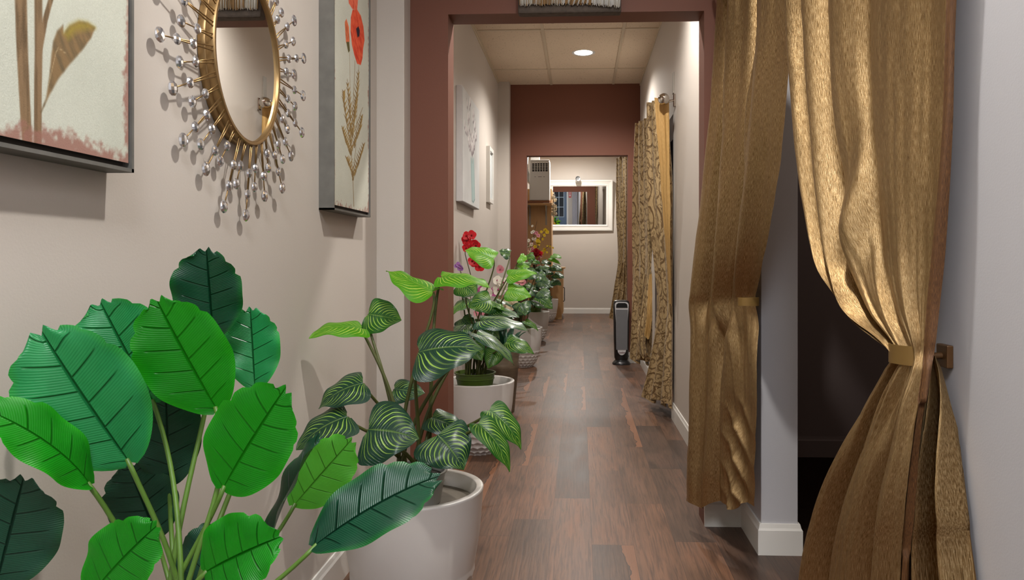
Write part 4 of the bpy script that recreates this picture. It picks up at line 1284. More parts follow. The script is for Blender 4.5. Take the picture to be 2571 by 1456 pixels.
def canvas_mesh(name, X, y0, y1, z0, z1, nx, ny, painter, parent):
    yy, zz = np.meshgrid(np.linspace(y0, y1, nx), np.linspace(z0, z1, ny))
    col = np.clip(painter(yy, zz), 0, 255) / 255.0
    lin = np.where(col <= 0.04045, col / 12.92, ((col + 0.055) / 1.055) ** 2.4)
    vs = np.stack([np.full(yy.size, X), yy.ravel(), zz.ravel()], 1)
    fs = [(i * nx + k, i * nx + k + 1, (i + 1) * nx + k + 1, (i + 1) * nx + k) for i in range(ny - 1) for k in range(nx - 1)]
    me = bpy.data.meshes.new(name)
    me.from_pydata(vs.tolist(), [], fs)
    at = me.color_attributes.new('paint', 'FLOAT_COLOR', 'POINT')
    rgba = np.concatenate([lin.reshape(-1, 3), np.ones((yy.size, 1))], 1).astype(np.float32)
    at.data.foreach_set('color', rgba.ravel())
    me.materials.append(M['canvas'])
    o = bpy.data.objects.new(name, me); COL.objects.link(o)
    o.parent = parent; o.matrix_parent_inverse = Matrix.Translation(-Vector(parent.location))
    return o


def framed_box(T, y0, y1, z0, z1, xw, xf, lip=0.006, rec=0.006):
    """floating frame: outer tray and dark inner gap"""
    mb = MB()
    mb.box((xw, y0, z0), (xf, y0 + lip, z1)); mb.box((xw, y1 - lip, z0), (xf, y1, z1))
    mb.box((xw, y0, z0), (xf, y1, z0 + lip)); mb.box((xw, y0, z1 - lip), (xf, y1, z1))
    mb.build('frame', M['frame_grey'], T)
    MB().box((xw, y0 + lip, z0 + lip), (xf - 0.012, y1 - lip, z1 - lip)).build('backing', M['black_lip'], T)


XF = XL + 0.047
z1 = lambda px, py: tuple(PX(px / 2.427, py / 2.427, XF - 0.003).yz)


def border(c, y, z, yl, yr, zb, zt, rough, wide, col, seed):
    nz = fbm(y * 120, z * 120, seed, 4) * 1.1
    n2 = fbm(y * 30, z * 30, seed + 3, 3)
    d = np.minimum(np.minimum(yr - y, y - yl), np.minimum((z - zb) * 0.6, zt - z))
    m = np.clip((wide * (n2 * 1.8 + 0.15) - d) / rough + (nz - 0.5) * 2.2, 0, 1)
    return lerp3(c, col, m * 0.85)


def paint_tulip(y, z):
    tex = vnoise(y * 900, z * 900, 2) * 10 - 5
    c = np.zeros(y.shape + (3,)) + np.array([190, 193, 179])
    c += (fbm(y * 12, z * 12, 1) * 14 - 7)[..., None] + tex[..., None]
    brown = (126, 102, 72)
    for pts, w0, w1 in [([(130, -80), (140, 300), (160, 700), (172, 890)], 0.011, 0.009), ([(238, -80), (240, 300), (235, 620), (235, 880)], 0.0075, 0.007), ([(330, -60), (280, 120), (242, 330)], 0.004, 0.005)]:
        m = line_mask(y, z, [z1(*p) for p in pts], w0, w1, 0.002)
        sh = fbm(y * 140, z * 20, 9)
        c = lerp3(c, (132, 108, 80), m)
        c = lerp3(c, (88, 72, 52), m * np.clip(sh * 2.4 - 0.8, 0, 1))
    lf = [(252, 690), (285, 600), (305, 470), (318, 330), (330, 250), (352, 190), (388, 152), (392, 205), (430, 155), (485, 128), (540, 138), (584, 168), (560, 230), (500, 310), (430, 390), (360, 480), (310, 570)]
    m = poly_mask(y, z, [z1(*p) for p in lf], 0.002)
    sh = fbm(y * 90 + z * 60, z * 30, 4)
    c = lerp3(c, (130, 106, 74), m)
    c = lerp3(c, (92, 82, 62), m * np.clip(sh * 2.6 - 0.9, 0, 1))
    top = poly_mask(y, z, [z1(*p) for p in [(392, 205), (430, 155), (485, 128), (540, 138), (584, 168), (540, 180), (470, 190), (420, 240)]], 0.006)
    c = lerp3(c, (150, 134, 56), top * 0.8)
    m = line_mask(y, z, [z1(300, 520), z1(345, 320), z1(360, 290), z1(410, 330)], 0.0006, 0.0006, 0.001)
    c = lerp3(c, (190, 170, 130), m * 0.6)
    return border(c, y, z, 0.827, 1.206, 1.212, 2.09, 0.010, 0.014, (146, 104, 92), 21)


T = thing('framed_painting', (XL, 1.02, 1.195), 'framed canvas of brown tulip stems and leaf, hanging nearer than the oval mirror', 'painting', None)
framed_box(T, 0.825, 1.213, 1.197, 2.10, XL + 0.0005, XF)
canvas_mesh('canvas', XF - 0.004, 0.834, 1.2035, 1.212, 2.09, 220, 420, paint_tulip, T)


def paint_poppy(y, z):
    tex = vnoise(y * 900, z * 900, 5) * 10 - 5
    c = np.zeros(y.shape + (3,)) + np.array([194, 194, 180])
    c += (fbm(y * 12, z * 12, 6) * 14 - 7)[..., None] + tex[..., None]
    olive = (140, 116, 76)
    q = lambda pts: [z1(*p) for p in pts]
    for pts, w in [([(2158, 1255), (2152, 1080), (2140, 900), (2150, 700), (2160, 500), (2165, 370)], 0.0028), ([(2152, 1080), (2170, 900), (2178, 650), (2188, 400)], 0.0022),
                   ([(2140, 900), (2136, 600), (2134, 420), (2130, 290)], 0.0018), ([(2150, 700), (2125, 560), (2118, 480)], 0.0018), ([(2160, 800), (2195, 700), (2212, 655)], 0.002)]:
        c = lerp3(c, olive, line_mask(y, z, q(pts), w, w * 0.7, 0.0012))
    rd = random.Random(3)
    spines = [([(2150, 1060), (2128, 1000), (2112, 960)], 7), ([(2152, 1080), (2190, 980), (2222, 870)], 11), ([(2140, 930), (2110, 860), (2088, 770)], 10), ([(2146, 900), (2120, 760), (2098, 620), (2096, 550)], 13),
              ([(2160, 880), (2190, 800), (2208, 700)], 11), ([(2165, 700), (2178, 560), (2186, 430)], 9), ([(2150, 820), (2160, 700), (2172, 600)], 9), ([(2140, 800), (2132, 640), (2118, 490)], 9)]
    for si, (pts, nb) in enumerate(spines):
        pp = np.array(pts, float)
        kt = np.linspace(0, 1, len(pp))
        for k in range(nb):
            t = k / nb
            x, yv = np.interp(t, kt, pp[:, 0]), np.interp(t, kt, pp[:, 1])
            ln = (1 - abs(t - 0.4)) * 22
            for sd in (-1, 1):
                m = line_mask(y, z, q([(x, yv), (x + sd * ln * rd.uniform(.6, 1), yv - ln * 2.0)]), 0.0052, 0.0008, 0.001)
                c = lerp3(c, (142 + 12 * sd, 116 + 10 * sd, 72), m)
        c = lerp3(c, (128, 104, 66), line_mask(y, z, q(pts), 0.012, 0.003, 0.002) * np.clip(fbm(y * 130, z * 60, 70 + si, 3) * 4 - 1.3, 0, 1))
    def bloom(poly, base, dark, seed):
        nonlocal c
        m = poly_mask(y, z, q(poly), 0.0018)
        sh = fbm(y * 60, z * 90 + y * 60, seed, 4)
        c = lerp3(c, base, m)
        c = lerp3(c, dark, m * np.clip(sh * 2.8 - 1.1, 0, 1))
    bloom([(2120, -60), (2128, 20), (2150, 55), (2178, 62), (2182, 10), (2190, -60)], (226, 112, 84), (200, 74, 52), 31)
    bloom([(2140, 105), (2150, 60), (2178, 58), (2200, 95), (2216, 160), (2223, 245), (2214, 300), (2211, 350), (2200, 396), (2178, 388), (2160, 330), (2146, 270), (2138, 190)], (222, 92, 60), (190, 54, 36), 33)
    bloom([(2103, 135), (2113, 114), (2128, 165), (2132, 250), (2122, 290), (2110, 255)], (222, 118, 80), (176, 90, 56), 35)
    c = lerp3(c, (92, 84, 50), poly_mask(y, z, q([(2112, 255), (2130, 255), (2134, 310), (2124, 320)]), 0.0015))
    c = lerp3(c, (46, 34, 46), poly_mask(y, z, q([(2172, 175), (2186, 160), (2194, 185), (2192, 220), (2180, 228)]), 0.002))
    return border(c, y, z, 2.233, 2.613, 1.213, 2.09, 0.010, 0.012, (150, 112, 100), 41)


T = thing('framed_painting', (XL, 2.42, 1.2), 'framed canvas of red poppies in a weathered grey frame, next to the pilaster', 'painting', None)
framed_box(T, 2.226, 2.62, 1.205, 2.10, XL + 0.0005, XF)
canvas_mesh('canvas', XF - 0.004, 2.235, 2.611, 1.221, 2.09, 260, 520, paint_poppy, T)

z3 = lambda px, py: tuple(PX(1130 + px / 3.6375, 200 + py / 3.6375, -0.789).yz)


def paint_vase(y, z):
    c = np.zeros(y.shape + (3,)) + np.array([206, 206, 204])
    c += (fbm(y * 5, z * 5, 51) * 26 - 12)[..., None]
    q = lambda pts: [z3(*p) for p in pts]
    m = poly_mask(y, z, q([(188, 718), (216, 720), (222, 900), (226, 1090), (212, 1122), (198, 1105), (192, 900)]), 0.02)
    c = lerp3(c, (168, 192, 190), m * 0.9)
    for pts in ([(190, 720), (194, 900), (200, 1100)], [(216, 720), (221, 900), (225, 1090)], [(200, 1105), (212, 1120), (224, 1095)]):
        c = lerp3(c, (120, 142, 142), line_mask(y, z, q(pts), 0.006, 0.006, 0.008) * 0.8)
    rd = random.Random(5)
    tops = [(150, 170), (178, 180), (212, 270), (232, 360), (130, 390), (160, 470), (240, 470), (228, 560), (165, 560), (200, 600)]
    for tx, ty in tops:
        pts = [(203, 760), (200, 640), ((200 + tx) / 2, (600 + ty) / 2), (tx, ty)]
        c = lerp3(c, (120, 108, 108), line_mask(y, z, q(pts), 0.004, 0.003, 0.004) * 0.8)
        for k in range(9):
            t = rd.random()
            x = 200 + (tx - 200) * t + rd.uniform(-7, 7); yy_ = 640 + (ty - 640) * t + rd.uniform(-18, 18)
            cy, cz = z3(x, yy_)
            d = np.hypot((y - cy) / 0.020, (z - cz) / 0.030)
            c = lerp3(c, (118, 104, 108), np.clip((1.2 - np.hypot((y - cy - .008) / 0.02, (z - cz + .012) / 0.03)) * 4, 0, 1) * 0.55)
            c = lerp3(c, (236, 232, 230), np.clip((1 - d) * 4, 0, 1) * 0.9)
    return c


T = thing('canvas_picture', (XL2, 5.4, 1.45), 'unframed pale canvas of white blossoms in a glass vase on the corridor wall', 'painting')
MB().box((XL2 + 0.0005, 4.98, 1.452), (-0.7895, 5.83, 2.235)).build('canvas_body', M['canvas_edge'], T, bevel=0.004)
canvas_mesh('canvas', -0.7885, 4.985, 5.825, 1.457, 2.23, 240, 240, paint_vase, T)

T = thing('picture_frame', (XL2, 6.75, 1.58), 'small white deep picture frame beyond the vase canvas', 'picture frame')
y0, y1, zb, zt, xo = 6.60, 6.90, 1.575, 2.075, -0.798
mb = MB()
for lo, hi in (((XL2 + .0005, y0, zb), (xo, y0 + 0.035, zt)), ((XL2 + .0005, y1 - 0.035, zb), (xo, y1, zt)), ((XL2 + .0005, y0 + .035, zb), (xo, y1 - .035, zb + 0.035)), ((XL2 + .0005, y0 + .035, zt - 0.035), (xo, y1 - .035, zt))):
    mb.box(lo, hi)
mb.build('frame', M['trim'], T)


def paint_pale(y, z):
    c = np.zeros(y.shape + (3,)) + np.array([196, 202, 204])
    c += (fbm(y * 9, z * 9, 61) * 50 - 25)[..., None]
    return c
canvas_mesh('print', xo - 0.018, y0 + 0.033, y1 - 0.033, zb + 0.033, zt - 0.033, 30, 50, paint_pale, T)

# ---- textured shell-like panel above the first doorway
T = thing('wall_hanging', (-0.03, D1, 2.02), 'shaggy cream and tan bristle wall art over the first doorway', 'wall art')
ya = D1 - 0.055
p0, p1 = P(1300, 33, ya), P(1560, 31, ya)
zb, zt = p0.z, 2.40
mb = MB(); mb.box((p0.x, ya + 0.004, zb), (p1.x, D1 - 0.0005, zt)); mb.build('backing', simple('shaggy_backing', srgb(104, 92, 82), 0.8, var=0.35, nscale=50, bump=0.8), T, bevel=0.008)
rd = random.Random(9)
strm = [simple('bristle_cream', srgb(214, 208, 194), 0.6, var=0.15, nscale=60), simple('bristle_tan', srgb(186, 150, 104), 0.6, var=0.2, nscale=60), simple('bristle_white', srgb(232, 232, 230), 0.45, var=0.05)]
mb = MB()
xs = np.linspace(p0.x + 0.008, p1.x - 0.006, 230)
for i, x in enumerate(xs):
    f = (x - p0.x) / (p1.x - p0.x)
    lean = 0.0 if f < 0.44 else (0.10 * (1 - abs(f - 0.56) / 0.14) if f < 0.70 else 0.01)
    lean = max(lean, 0)
    zz = zb + 0.030 - 0.016 * max(0, f - 0.72) / 0.28 + rd.uniform(-0.006, 0.006)
    grp = int(f * 13)
    if f < 0.18: mi = rd.choice([0, 0, 1, 2])
    elif f < 0.33: mi = 1 if rd.random() < .6 else 0
    elif f < 0.44: mi = rd.choice([0, 0, 2, 1])
    elif f < 0.72: mi = 1 if (f * 22) % 1 < 0.6 else 2
    else: mi = rd.choice([2, 2, 0])
    yq = ya - 0.004 - rd.uniform(0, 0.006)
    mb.tube([(x, yq, zz), (x + lean * 0.25 + rd.uniform(-.002, .002), yq, zz + 0.06), (x + lean * 0.9, yq + 0.003, zt - 0.01)], [0.0012, 0.0019, 0.0017], 5, mi)
mb.build('bristles', strm, T, smooth=True)

# ------------------------------------------------------------------ oval jewel mirror
mc = Vector((XL, 1.675, 1.51))
MR = thing('sunburst_mirror', mc, 'oval gold mirror ringed by jewel-tipped rays between the two framed canvases', 'mirror')
mm = Matrix.Translation(mc) @ Matrix(((0, 0, 1, 0), (1, 0, 0, 0), (0, 1, 0, 0), (0, 0, 0, 1)))     # local x->world y, y->world z, z->world x
RA, RB = 0.160, 0.184


def ell_ring(prof, seg=96):
    vs, fs = [], []
    n = len(prof)
    for (dr, h) in prof:
        for k in range(seg):
            q = 2 * PI * k / seg
            vs.append(mm @ Vector(((RA + dr) * math.cos(q), (RB + dr) * math.sin(q), h)))
    for i in range(n - 1):
        for k in range(seg):
            fs.append((i * seg + k, i * seg + (k + 1) % seg, (i + 1) * seg + (k + 1) % seg, (i + 1) * seg + k))
    return vs, fs
MB().add(*ell_ring([(0.009, 0.001), (0.0105, 0.004), (0.0105, 0.016), (0.009, 0.018), (0.0105, 0.020), (0.0105, 0.035), (0.0085, 0.038), (0.003, 0.038), (0.0008, 0.037), (0.0, 0.030)])).build('frame', M['gold'], MR, smooth='auto')
seg = 96
vs = [mm @ Vector(((RA + .001) * math.cos(2 * PI * k / seg), (RB + .001) * math.sin(2 * PI * k / seg), 0.031)) for k in range(seg)]
MB().add(vs, [tuple(range(seg))]).build('mirror_glass', M['mirror'], MR)

jv = bmesh.new(); bmesh.ops.create_uvsphere(jv, u_segments=10, v_segments=7, radius=1.0)
jvs = [v.co.copy() for v in jv.verts]; jfs = [tuple(v.index for v in f.verts) for f in jv.faces]; jv.free()
NR = 42
pat = [(0.345, (1, .70, .40)), (0.285, (1, .55)), (0.325, (1, .62)), (0.262, (1, .5))]
rd = random.Random(2)
for k in range(NR):
    q = 2 * PI * (k + 0.35) / NR - PI / 2
    Lr, js = pat[k % 4]
    Lr *= rd.uniform(0.97, 1.03)
    ca, sa = math.cos(q), math.sin(q)
    el = 1.0 / math.hypot(ca / (RA + 0.009), sa / (RB + 0.009))
    flare = 0.011 if ca < 0 else 0.011 + 0.016 * ca

    def at(r, spread=0.0):
        f = (r - el) / (Lr - el)
        h = 0.034 * (1 - f) + flare * f + 0.006 * f
        return mm @ Vector((r * ca - spread * sa, r * sa + spread * ca, h))
    sp = 0.0045
    mid = el + (Lr - el) * js[1]
    mb = MB()
    mb.tube([at(el - 0.004, sp), at(mid, 0.0008)], 0.0016, 6)
    mb.tube([at(el - 0.004, -sp), at(mid, -0.0008)], 0.0016, 6)
    mb.tube([at(mid), at(Lr)], 0.0015, 6)
    ry = mb.build('ray', M['gold'], MR, smooth=True)
    for ji, f in enumerate(js):
        c = at(el + (Lr - el) * f)
        rr = 0.0150 if ji == 0 else 0.0115
        if Lr < 0.3 and ji == 0: rr = 0.0128
        th_ = rd.uniform(0, 1)
        mt = Matrix.Translation(c) @ Matrix.Rotation(th_, 4, 'X')
        MB().add([(v.x * 0.0058, v.y * rr, v.z * rr) for v in jvs], jfs, mtx=mt).build('jewel', M['jewel'], ry)

# ------------------------------------------------------------------ tower heater
hx, hy = 0.424, 7.66
HT = thing('tower_heater', (hx, hy - 0.03, 0), 'black and silver tower heater standing in the second doorway', 'heater')
hy -= 0.13


def oval(w, d, n=28, p=2.6):
    out = []
    for k in range(n):
        q = 2 * PI * k / n
        c_, s_ = math.cos(q), math.sin(q)
        out.append((math.copysign(abs(c_) ** (2 / p), c_) * w / 2, math.copysign(abs(s_) ** (2 / p), s_) * d / 2))
    return out


def loft(sections, cx, cy):
    vs, fs = [], []
    n = len(sections[0][1])
    for z, ring in sections:
        vs += [(cx + x, cy + y, z) for x, y in ring]
    for i in range(len(sections) - 1):
        for k in range(n):
            fs.append((i * n + k, i * n + (k + 1) % n, (i + 1) * n + (k + 1) % n, (i + 1) * n + k))
    fs.append(tuple(range(n - 1, -1, -1))); fs.append(tuple((len(sections) - 1) * n + k for k in range(n)))
    return vs, fs
hyc = hy + 0.08
MB().add(*loft([(0.0, oval(.185, .185)), (0.012, oval(.185, .185)), (0.024, oval(.165, .17)), (0.04, oval(.13, .13)), (0.055, oval(.125, .125))], hx, hyc)).build('base', M['black'], HT, smooth='auto')
MB().add(*loft([(0.05, oval(.13, .13)), (0.07, oval(.145, .14)), (0.30, oval(.158, .15)), (0.58, oval(.165, .155)), (0.625, oval(.163, .15)), (0.645, oval(.145, .13)), (0.652, oval(.10, .09))], hx, hyc)).build('body', M['black'], HT, smooth='auto')
yf = hyc - 0.0785


def shield(w0, w1, z0, z1, r):
    """rounded-bottom front plate outline"""
    pts = []
    for k in range(13):
        q = PI + PI * k / 12
        pts.append((math.cos(q) * w0 / 2, z0 + 0.055 + math.sin(q) * 0.055))
    for k in range(7):
        q = PI / 2 * k / 6
        pts.append((w1 / 2 - r + r * math.cos(PI / 2 * k / 6), z1 - r + r * math.sin(q)))
    for k in range(7):
        q = PI / 2 + PI / 2 * k / 6
        pts.append((-w1 / 2 + r + r * math.cos(q), z1 - r + r * math.sin(q)))
    return [(hx + x, z) for x, z in pts]
MB().prism(shield(.085, .138, 0.10, 0.635, .03), 'y', yf - 0.004, yf + 0.03).build('front_plate', M['silver'], HT)
MB().prism([(hx - .056, .155), (hx + .056, .155), (hx + .061, .56), (hx - .061, .56)], 'y', yf - 0.007, yf + 0.0).build('grille', M['grey_pl'], HT)
pts = [(hx - .058, .578), (hx + .058, .578), (hx + .055, .612), (hx + .035, .626), (hx - .035, .626), (hx - .055, .612)]
MB().prism(pts, 'y', yf - 0.008, yf).build('display', M['black'], HT)
text_obj('brand_text', 'Lasko', 0.028, (hx, yf - 0.006, 0.128), Matrix.Rotation(PI / 2, 3, 'X'), simple('badge_ink', srgb(96, 40, 40), 0.5), HT, 0.25)
mb = MB(); mb.tube(bez((hx + .06, hyc + .07, .08), (hx + .14, hyc + .10, .05), (hx + .10, hyc + .16, .01), (hx + .02, hyc + 0.2, .008), 16), 0.004, 8)
mb.build('power_cord', M['black'], HT, smooth=True)

# ------------------------------------------------------------------ far room: cabinets, shelf, air conditioner
cy = 13.5
xr = P(1385, 600, cy).x
CT = thing('tall_cabinet', (-0.82, cy, 0), 'tall maple cabinet panel carrying the shelf with the air conditioner', 'cabinet')
ztop = P(1385, 474, cy).z
MB().box((-1.149, cy, 0.0), (xr - 0.02, cy + 0.018, ztop)).build('front_panel', M['wood_cab'], CT, bevel=0.002)
MB().box((xr - 0.02, cy, 0.0), (xr, cy + 0.55, ztop)).build('side_panel', M['wood_cab'], CT, bevel=0.002)
MB().box((-1.149, cy + .018, ztop - 0.02), (xr - 0.02, cy + 0.55, ztop)).build('top_panel', M['wood_cab'], CT)
xr2 = P(1413, 700, 13.3).x
zt2 = P(1413, 675, 13.3).z
CB = thing('base_cabinet', (-0.4, 13.6, 0), 'low maple cabinet with black pull handle under the white-framed mirror', 'cabinet')
xl2 = xr + 0.004
MB().box((xl2, 13.42, 0.0), (xr2 - 0.02, 13.44, zt2)).build('side_panel', M['wood_cab'], CB)
MB().box((xl2, 13.44, 0.09), (xr2 - 0.02, 14.1, zt2)).build('carcass', M['wood_cab'], CB)
MB().box((xl2, 13.44, 0.0), (xr2 - 0.05, 14.1, 0.09)).build('toe_kick', M['black'], CB)
d = MB().box((xr2 - 0.0195, 13.425, 0.10), (xr2, 14.09, zt2 - 0.004)).build('door', M['wood_cab'], CB, bevel=0.002)
hz0, hz1 = P(1416, 756, 13.5).z, P(1416, 722, 13.5).z
hb = MB(); hb.tube([(xr2, 13.50, hz0), (xr2 + 0.022, 13.50, hz0), (xr2 + 0.028, 13.50, hz0 + 0.01), (xr2 + 0.028, 13.50, hz1 - 0.01), (xr2 + 0.022, 13.50, hz1), (xr2, 13.50, hz1)], 0.007, 8)
hb.build('handle', M['black'], d, smooth=True)
MB().box((xl2, 13.40, zt2 + 0.0005), (xr2 + 0.035, 14.12, zt2 + 0.028)).build('worktop', M['wood_cab'], CB, bevel=0.003)

zs = P(1350, 515, 13.2).z
SH = thing('wall_shelf', (-0.82, 13.3, zs), 'wooden wall shelf on two white brackets under the air conditioner', 'shelf')
MB().box((-1.149, 13.08, zs), (xr + 0.02, cy - 0.0005, zs + 0.025)).build('shelf_board', M['wood_cab'], SH, bevel=0.002)
for px in (1330, 1371):
    x = P(px, 540, 13.45).x
    mb = MB()
    mb.box((x - 0.016, cy - 0.006, zs - 0.34), (x + 0.016, cy - 0.0008, zs - 0.0005))
    mb.box((x - 0.016, 13.15, zs - 0.006), (x + 0.016, cy - 0.006, zs - 0.0006))
    mb.prism([(13.2, zs - 0.006), (cy - .006, zs - 0.006), (cy - .006, zs - 0.18)], 'x', x - 0.003, x + 0.003)
    mb.build('bracket', M['steel_grey'], SH)
BX = thing('wooden_board', (-0.82, 13.3, zs + .026), 'reddish wooden board lying between the shelf and the air conditioner', 'board')
MB().box((-1.14, 13.10, zs + 0.0258), (xr - 0.02, 13.48, zs + 0.075)).build('board', M['wood_dark'], BX, bevel=0.003)
zp = zs + 0.0755
ab = zp
x0, x1 = P(1329, 450, 13.12).x, P(1380, 450, 13.12).x
za = P(1350, 401, 13.12).z
AC = thing('portable_air_conditioner', ((x0 + x1) / 2, 13.3, ab), 'white portable air conditioner on the wall shelf', 'air conditioner')
MB().box((x0, 13.115, ab), (x1, 13.45, za - 0.03)).build('body', M['white_pl'], AC, bevel=0.018, bseg=3)
MB().box((x0 + .004, 13.12, za - 0.034), (x1 - .004, 13.445, za)).build('top_cover', M['white_pl'], AC, bevel=0.012)
gx0, gx1, gz0, gz1 = P(1336, 430, 13.1).x, P(1375, 430, 13.1).x, P(1336, 430, 13.1).z, P(1336, 410, 13.1).z
G_ = MB().box((gx0, 13.110, gz0), (gx1, 13.116, gz1)).build('outlet_grille', M['black'], AC, bevel=0.002)
mb = MB()
for k in range(1, 6):
    x = gx0 + (gx1 - gx0) * k / 6
    mb.box((x - 0.0055, 13.1025, gz0), (x + 0.0055, 13.1095, gz1))
for k in range(1, 5):
    z = gz0 + (gz1 - gz0) * k / 5
    mb.box((gx0, 13.1035, z - 0.004), (gx1, 13.1085, z + 0.004))
mb.build('grille_bars', M['white_pl'], G_)
lv = MB(); lv.prism([(13.30, za + 0.0005), (13.40, za + 0.0005), (13.40, za + 0.08), (13.37, za + 0.09)], 'x', x0 + 0.01, x0 + 0.17); lv.build('louvre_flap', M['white_pl'], AC)
zm = P(1355, 443.5, 13.1).z
for xa, xb in ((1342, 1345), (1351, 1360), (1364, 1368)):
    MB().box((P(xa, 443, 13.11).x, 13.1125, zm - 0.004), (P(xb, 443, 13.11).x, 13.1152, zm + 0.004)).build('badge', M['grey_pl'], AC)
pts = bez((x0 + 0.03, 13.42, ab + 0.35), (x0 - 0.12, 13.4, ab + 0.45), (x0 - 0.14, 13.42, ab + 0.75), (x0 - 0.04, 13.43, ab + 1.0), 60)
MB().tube(pts, [0.055 + 0.006 * (i % 2) for i in range(60)], 16).build('exhaust_hose', M['white_pl'], AC, smooth=True)
pp = P(1368, 503, 13.09)
PA = MB().box((pp.x - 0.03, 13.0822, zs + 0.0255), (pp.x + 0.13, 13.0985, zs + 0.030)).build('folded_paper', M['trim'])
tag(PA, 'white folded paper lying on the shelf edge in front of the board', 'paper')

# blossom garland hanging on the tall cabinet's edge
GR = thing('blossom_garland', P(1390, 540, 13.4), 'cream blossom twig hanging beside the tall maple cabinet', 'garland')
gp = [P(1386, 478, 13.42), P(1389, 495, 13.4), P(1387, 515, 13.4), P(1389, 545, 13.4)]
gp = [v + Vector((0.012, 0, 0)) for v in gp]
tw = MB().tube(gp, 0.005, 6).build('twig', M['stem_brown'], GR, smooth=True)
rd = random.Random(4)
for k in range(16):
    y = rd.uniform(512, 542) if k < 13 else rd.uniform(485, 510)
    flower(tw, P(1388.5 + rd.uniform(-1.5, 2.5), y, 13.36), rd.uniform(0.02, 0.034), (0.3, -1, rd.uniform(-.3, .3)), 'cream' if k % 3 else 'white', 'cream', 5, 'blossom', 0.2, k)

# ------------------------------------------------------------------ wall mirror with white frame, tilted forward and turned a little
w_, h_ = 1.42, 1.01
mxr = P(1538, 516, 14.85).x
mzc = P(1450, 516, 14.85).z
mx = mxr - w_ / 2
WM = thing('wall_mirror', (mx, 14.86, mzc), 'wide wall mirror in a stepped white frame on the back wall', 'mirror')
WM_ROT = Matrix.Translation((mx, 14.845, mzc)) @ Matrix.Rotation(math.radians(MIRROR_YAW), 4, 'Z') @ Matrix.Rotation(math.radians(MIRROR_TILT), 4, 'X')


def rect_frame(prof):
    """prof: (inset from outer edge, y) going round the section; mitred corners"""
    vs, fs = [], []
    n = len(prof)
    for (sx, sz) in ((-1, -1), (1, -1), (1, 1), (-1, 1)):
        for ins, y in prof:
            vs.append((sx * (w_ / 2 - ins), y, sz * (h_ / 2 - ins)))
    for c_ in range(4):
        d_ = (c_ + 1) % 4
        for i in range(n - 1):
            fs.append((c_ * n + i, d_ * n + i, d_ * n + i + 1, c_ * n + i + 1))
    return vs, fs
MB().add(*rect_frame([(0, 0.028), (0, -0.03), (0.01, -0.036), (0.03, -0.036), (0.036, -0.028), (0.085, -0.020), (0.09, -0.026), (0.108, -0.026), (0.112, -0.018), (0.125, -0.012), (0.125, 0.01)]), mtx=WM_ROT).build('frame', M['trim'], WM)
MB().add([(-w_ / 2 + .12, -0.002, -h_ / 2 + .12), (w_ / 2 - .12, -0.002, -h_ / 2 + .12), (w_ / 2 - .12, -0.002, h_ / 2 - .12), (-w_ / 2 + .12, -0.002, h_ / 2 - .12)], [(0, 1, 2, 3)], mtx=WM_ROT).build('mirror_glass', M['mirror'], WM)

# security camera
k = P(1451, 452, 14.75)
CM = thing('security_camera', (k.x, 14.9, k.z), 'white bullet security camera on the back wall over the white-framed mirror', 'security camera')
cm = Matrix.Translation((k.x, 14.70, k.z + .01)) @ Matrix.Rotation(PI / 2, 4, 'X') @ Matrix.Rotation(math.radians(-8), 4, 'X')
MB().lathe([(0.0005, -0.10), (0.045, -0.10), (0.050, -0.09), (0.052, 0.055), (0.050, 0.06), (0.046, 0.05), (0.0005, 0.045)], 28, mtx=cm).build('housing', M['white_pl'], CM, smooth='auto')
MB().lathe([(0.046, 0.046), (0.046, 0.054), (0.026, 0.052), (0.022, 0.046), (0.0005, 0.047)], 28, mtx=cm).build('lens_ring', M['black'], CM, smooth='auto')
MB().lathe([(0.020, 0.0485), (0.012, 0.055), (0.0005, 0.057)], 20, mtx=cm).build('lens', M['grey_pl'], CM, smooth=True)
mb = MB(); mb.tube([(k.x, 14.78, k.z + 0.03), (k.x, 14.84, k.z + 0.05), (k.x, 14.892, k.z + 0.05)], 0.016, 12); mb.lathe([(0.0005, 0.012), (0.045, 0.010), (0.05, 0.0), (0.0005, 0)], 24, mtx=Matrix.Translation((k.x, 14.8995, k.z + 0.05)) @ Matrix.Rotation(PI / 2, 4, 'X'))
mb.build('mount', M['white_pl'], CM, smooth='auto')

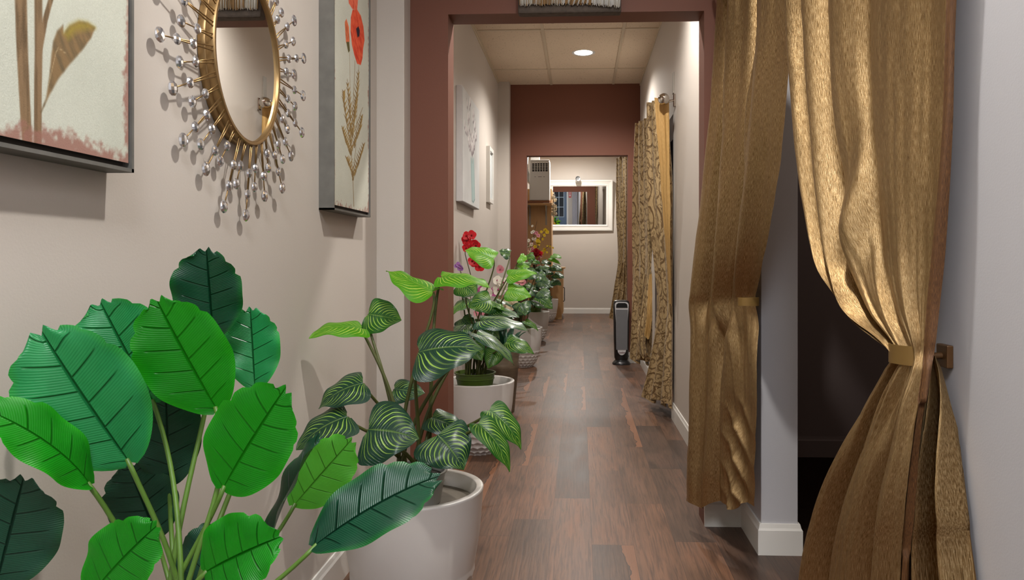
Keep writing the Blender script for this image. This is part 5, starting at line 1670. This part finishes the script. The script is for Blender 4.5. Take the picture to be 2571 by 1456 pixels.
# ------------------------------------------------------------------ front of the shop (seen in the mirrors): blue door, curtains, sign
blue = simple('slate_blue_door_paint', srgb(96, 116, 142), 0.4)
pane = simple('dusk_window_glass', srgb(52, 58, 66), 0.05, 0.0, var=0.1)
dx0, dx1, dz = DOOR_X - 0.46, DOOR_X + 0.46, 2.10
dm = struct('door_1', MB().box((dx0, YF + 0.0005, 0.0), (dx1, YF + 0.045, dz)), blue)
mb = MB(); mb.box((dx0 - 0.07, YF + 0.0005, 0), (dx0, YF + 0.06, dz + 0.07)); mb.box((dx1, YF + 0.0005, 0), (dx1 + 0.07, YF + 0.06, dz + 0.07)); mb.box((dx0, YF + 0.0005, dz), (dx1, YF + 0.06, dz + 0.07))
mb.build('door_casing', M['trim'], dm)
mb = MB(); mb.box((dx0 + 0.13, YF + 0.046, 0.53), (dx1 - 0.13, YF + 0.05, 1.86)); mb.build('door_glass', pane, dm)
mb = MB()
for i in range(4):
    x = dx0 + 0.13 + 0.66 * i / 3
    mb.box((x - 0.014, YF + 0.0505, 0.52), (x + 0.014, YF + 0.058, 1.87))
for i in range(4):
    z = 0.53 + 1.33 * i / 3
    mb.box((dx0 + 0.12, YF + 0.0507, z - 0.014), (dx1 - 0.12, YF + 0.0578, z + 0.014))
mb.build('door_muntins', simple('pale_blue_trim', srgb(170, 190, 205), 0.4), dm)
SG = thing('fire_extinguisher_sign', (dx1 + 0.17, YF, 1.65), 'red vertical sign with white down arrow beside the blue front door', 'sign')
sx = dx1 + 0.15
MB().box((sx - 0.055, YF + 0.0005, 1.40), (sx + 0.055, YF + 0.006, 1.80)).build('sign_plate', simple('sign_red', srgb(196, 40, 50), 0.4), SG)
MB().prism([(sx, 1.43), (sx + .04, 1.50), (sx + .018, 1.50), (sx + .018, 1.76), (sx - .018, 1.76), (sx - .018, 1.50), (sx - .04, 1.50)], 'y', YF + 0.0062, YF + 0.008).build('arrow', M['trim'], SG)
SCU = thing('white_curtain', (0.42, YF + 0.1, 0), 'sheer white curtain hanging beside the red arrow sign', 'curtain')
keys = [(0, Vector((sx + 0.10, YF + .1, 2.25)), Vector((0.62, YF + .1, 2.25))), (1, Vector((sx + .10, YF + .1, 0.05)), Vector((0.62, YF + .1, 0.05)))]
cloth('curtain_panel', keys, 80, 20, lambda s, t: (0.03 * np.sin(2 * PI * 6 * s), s * 0, s * 0), simple('sheer_white_cloth', srgb(206, 204, 210), 0.8), SCU)



# ------------------------------------------------------------------ world and colour
w = bpy.data.worlds.new('world'); SC.world = w
w.use_nodes = True
w.node_tree.nodes['Background'].inputs[0].default_value = (0.5, 0.55, 0.65, 1)
w.node_tree.nodes['Background'].inputs[1].default_value = 0.3
SC.view_settings.view_transform = 'Standard'
SC.view_settings.exposure = 0.0
bpy.context.view_layer.update()
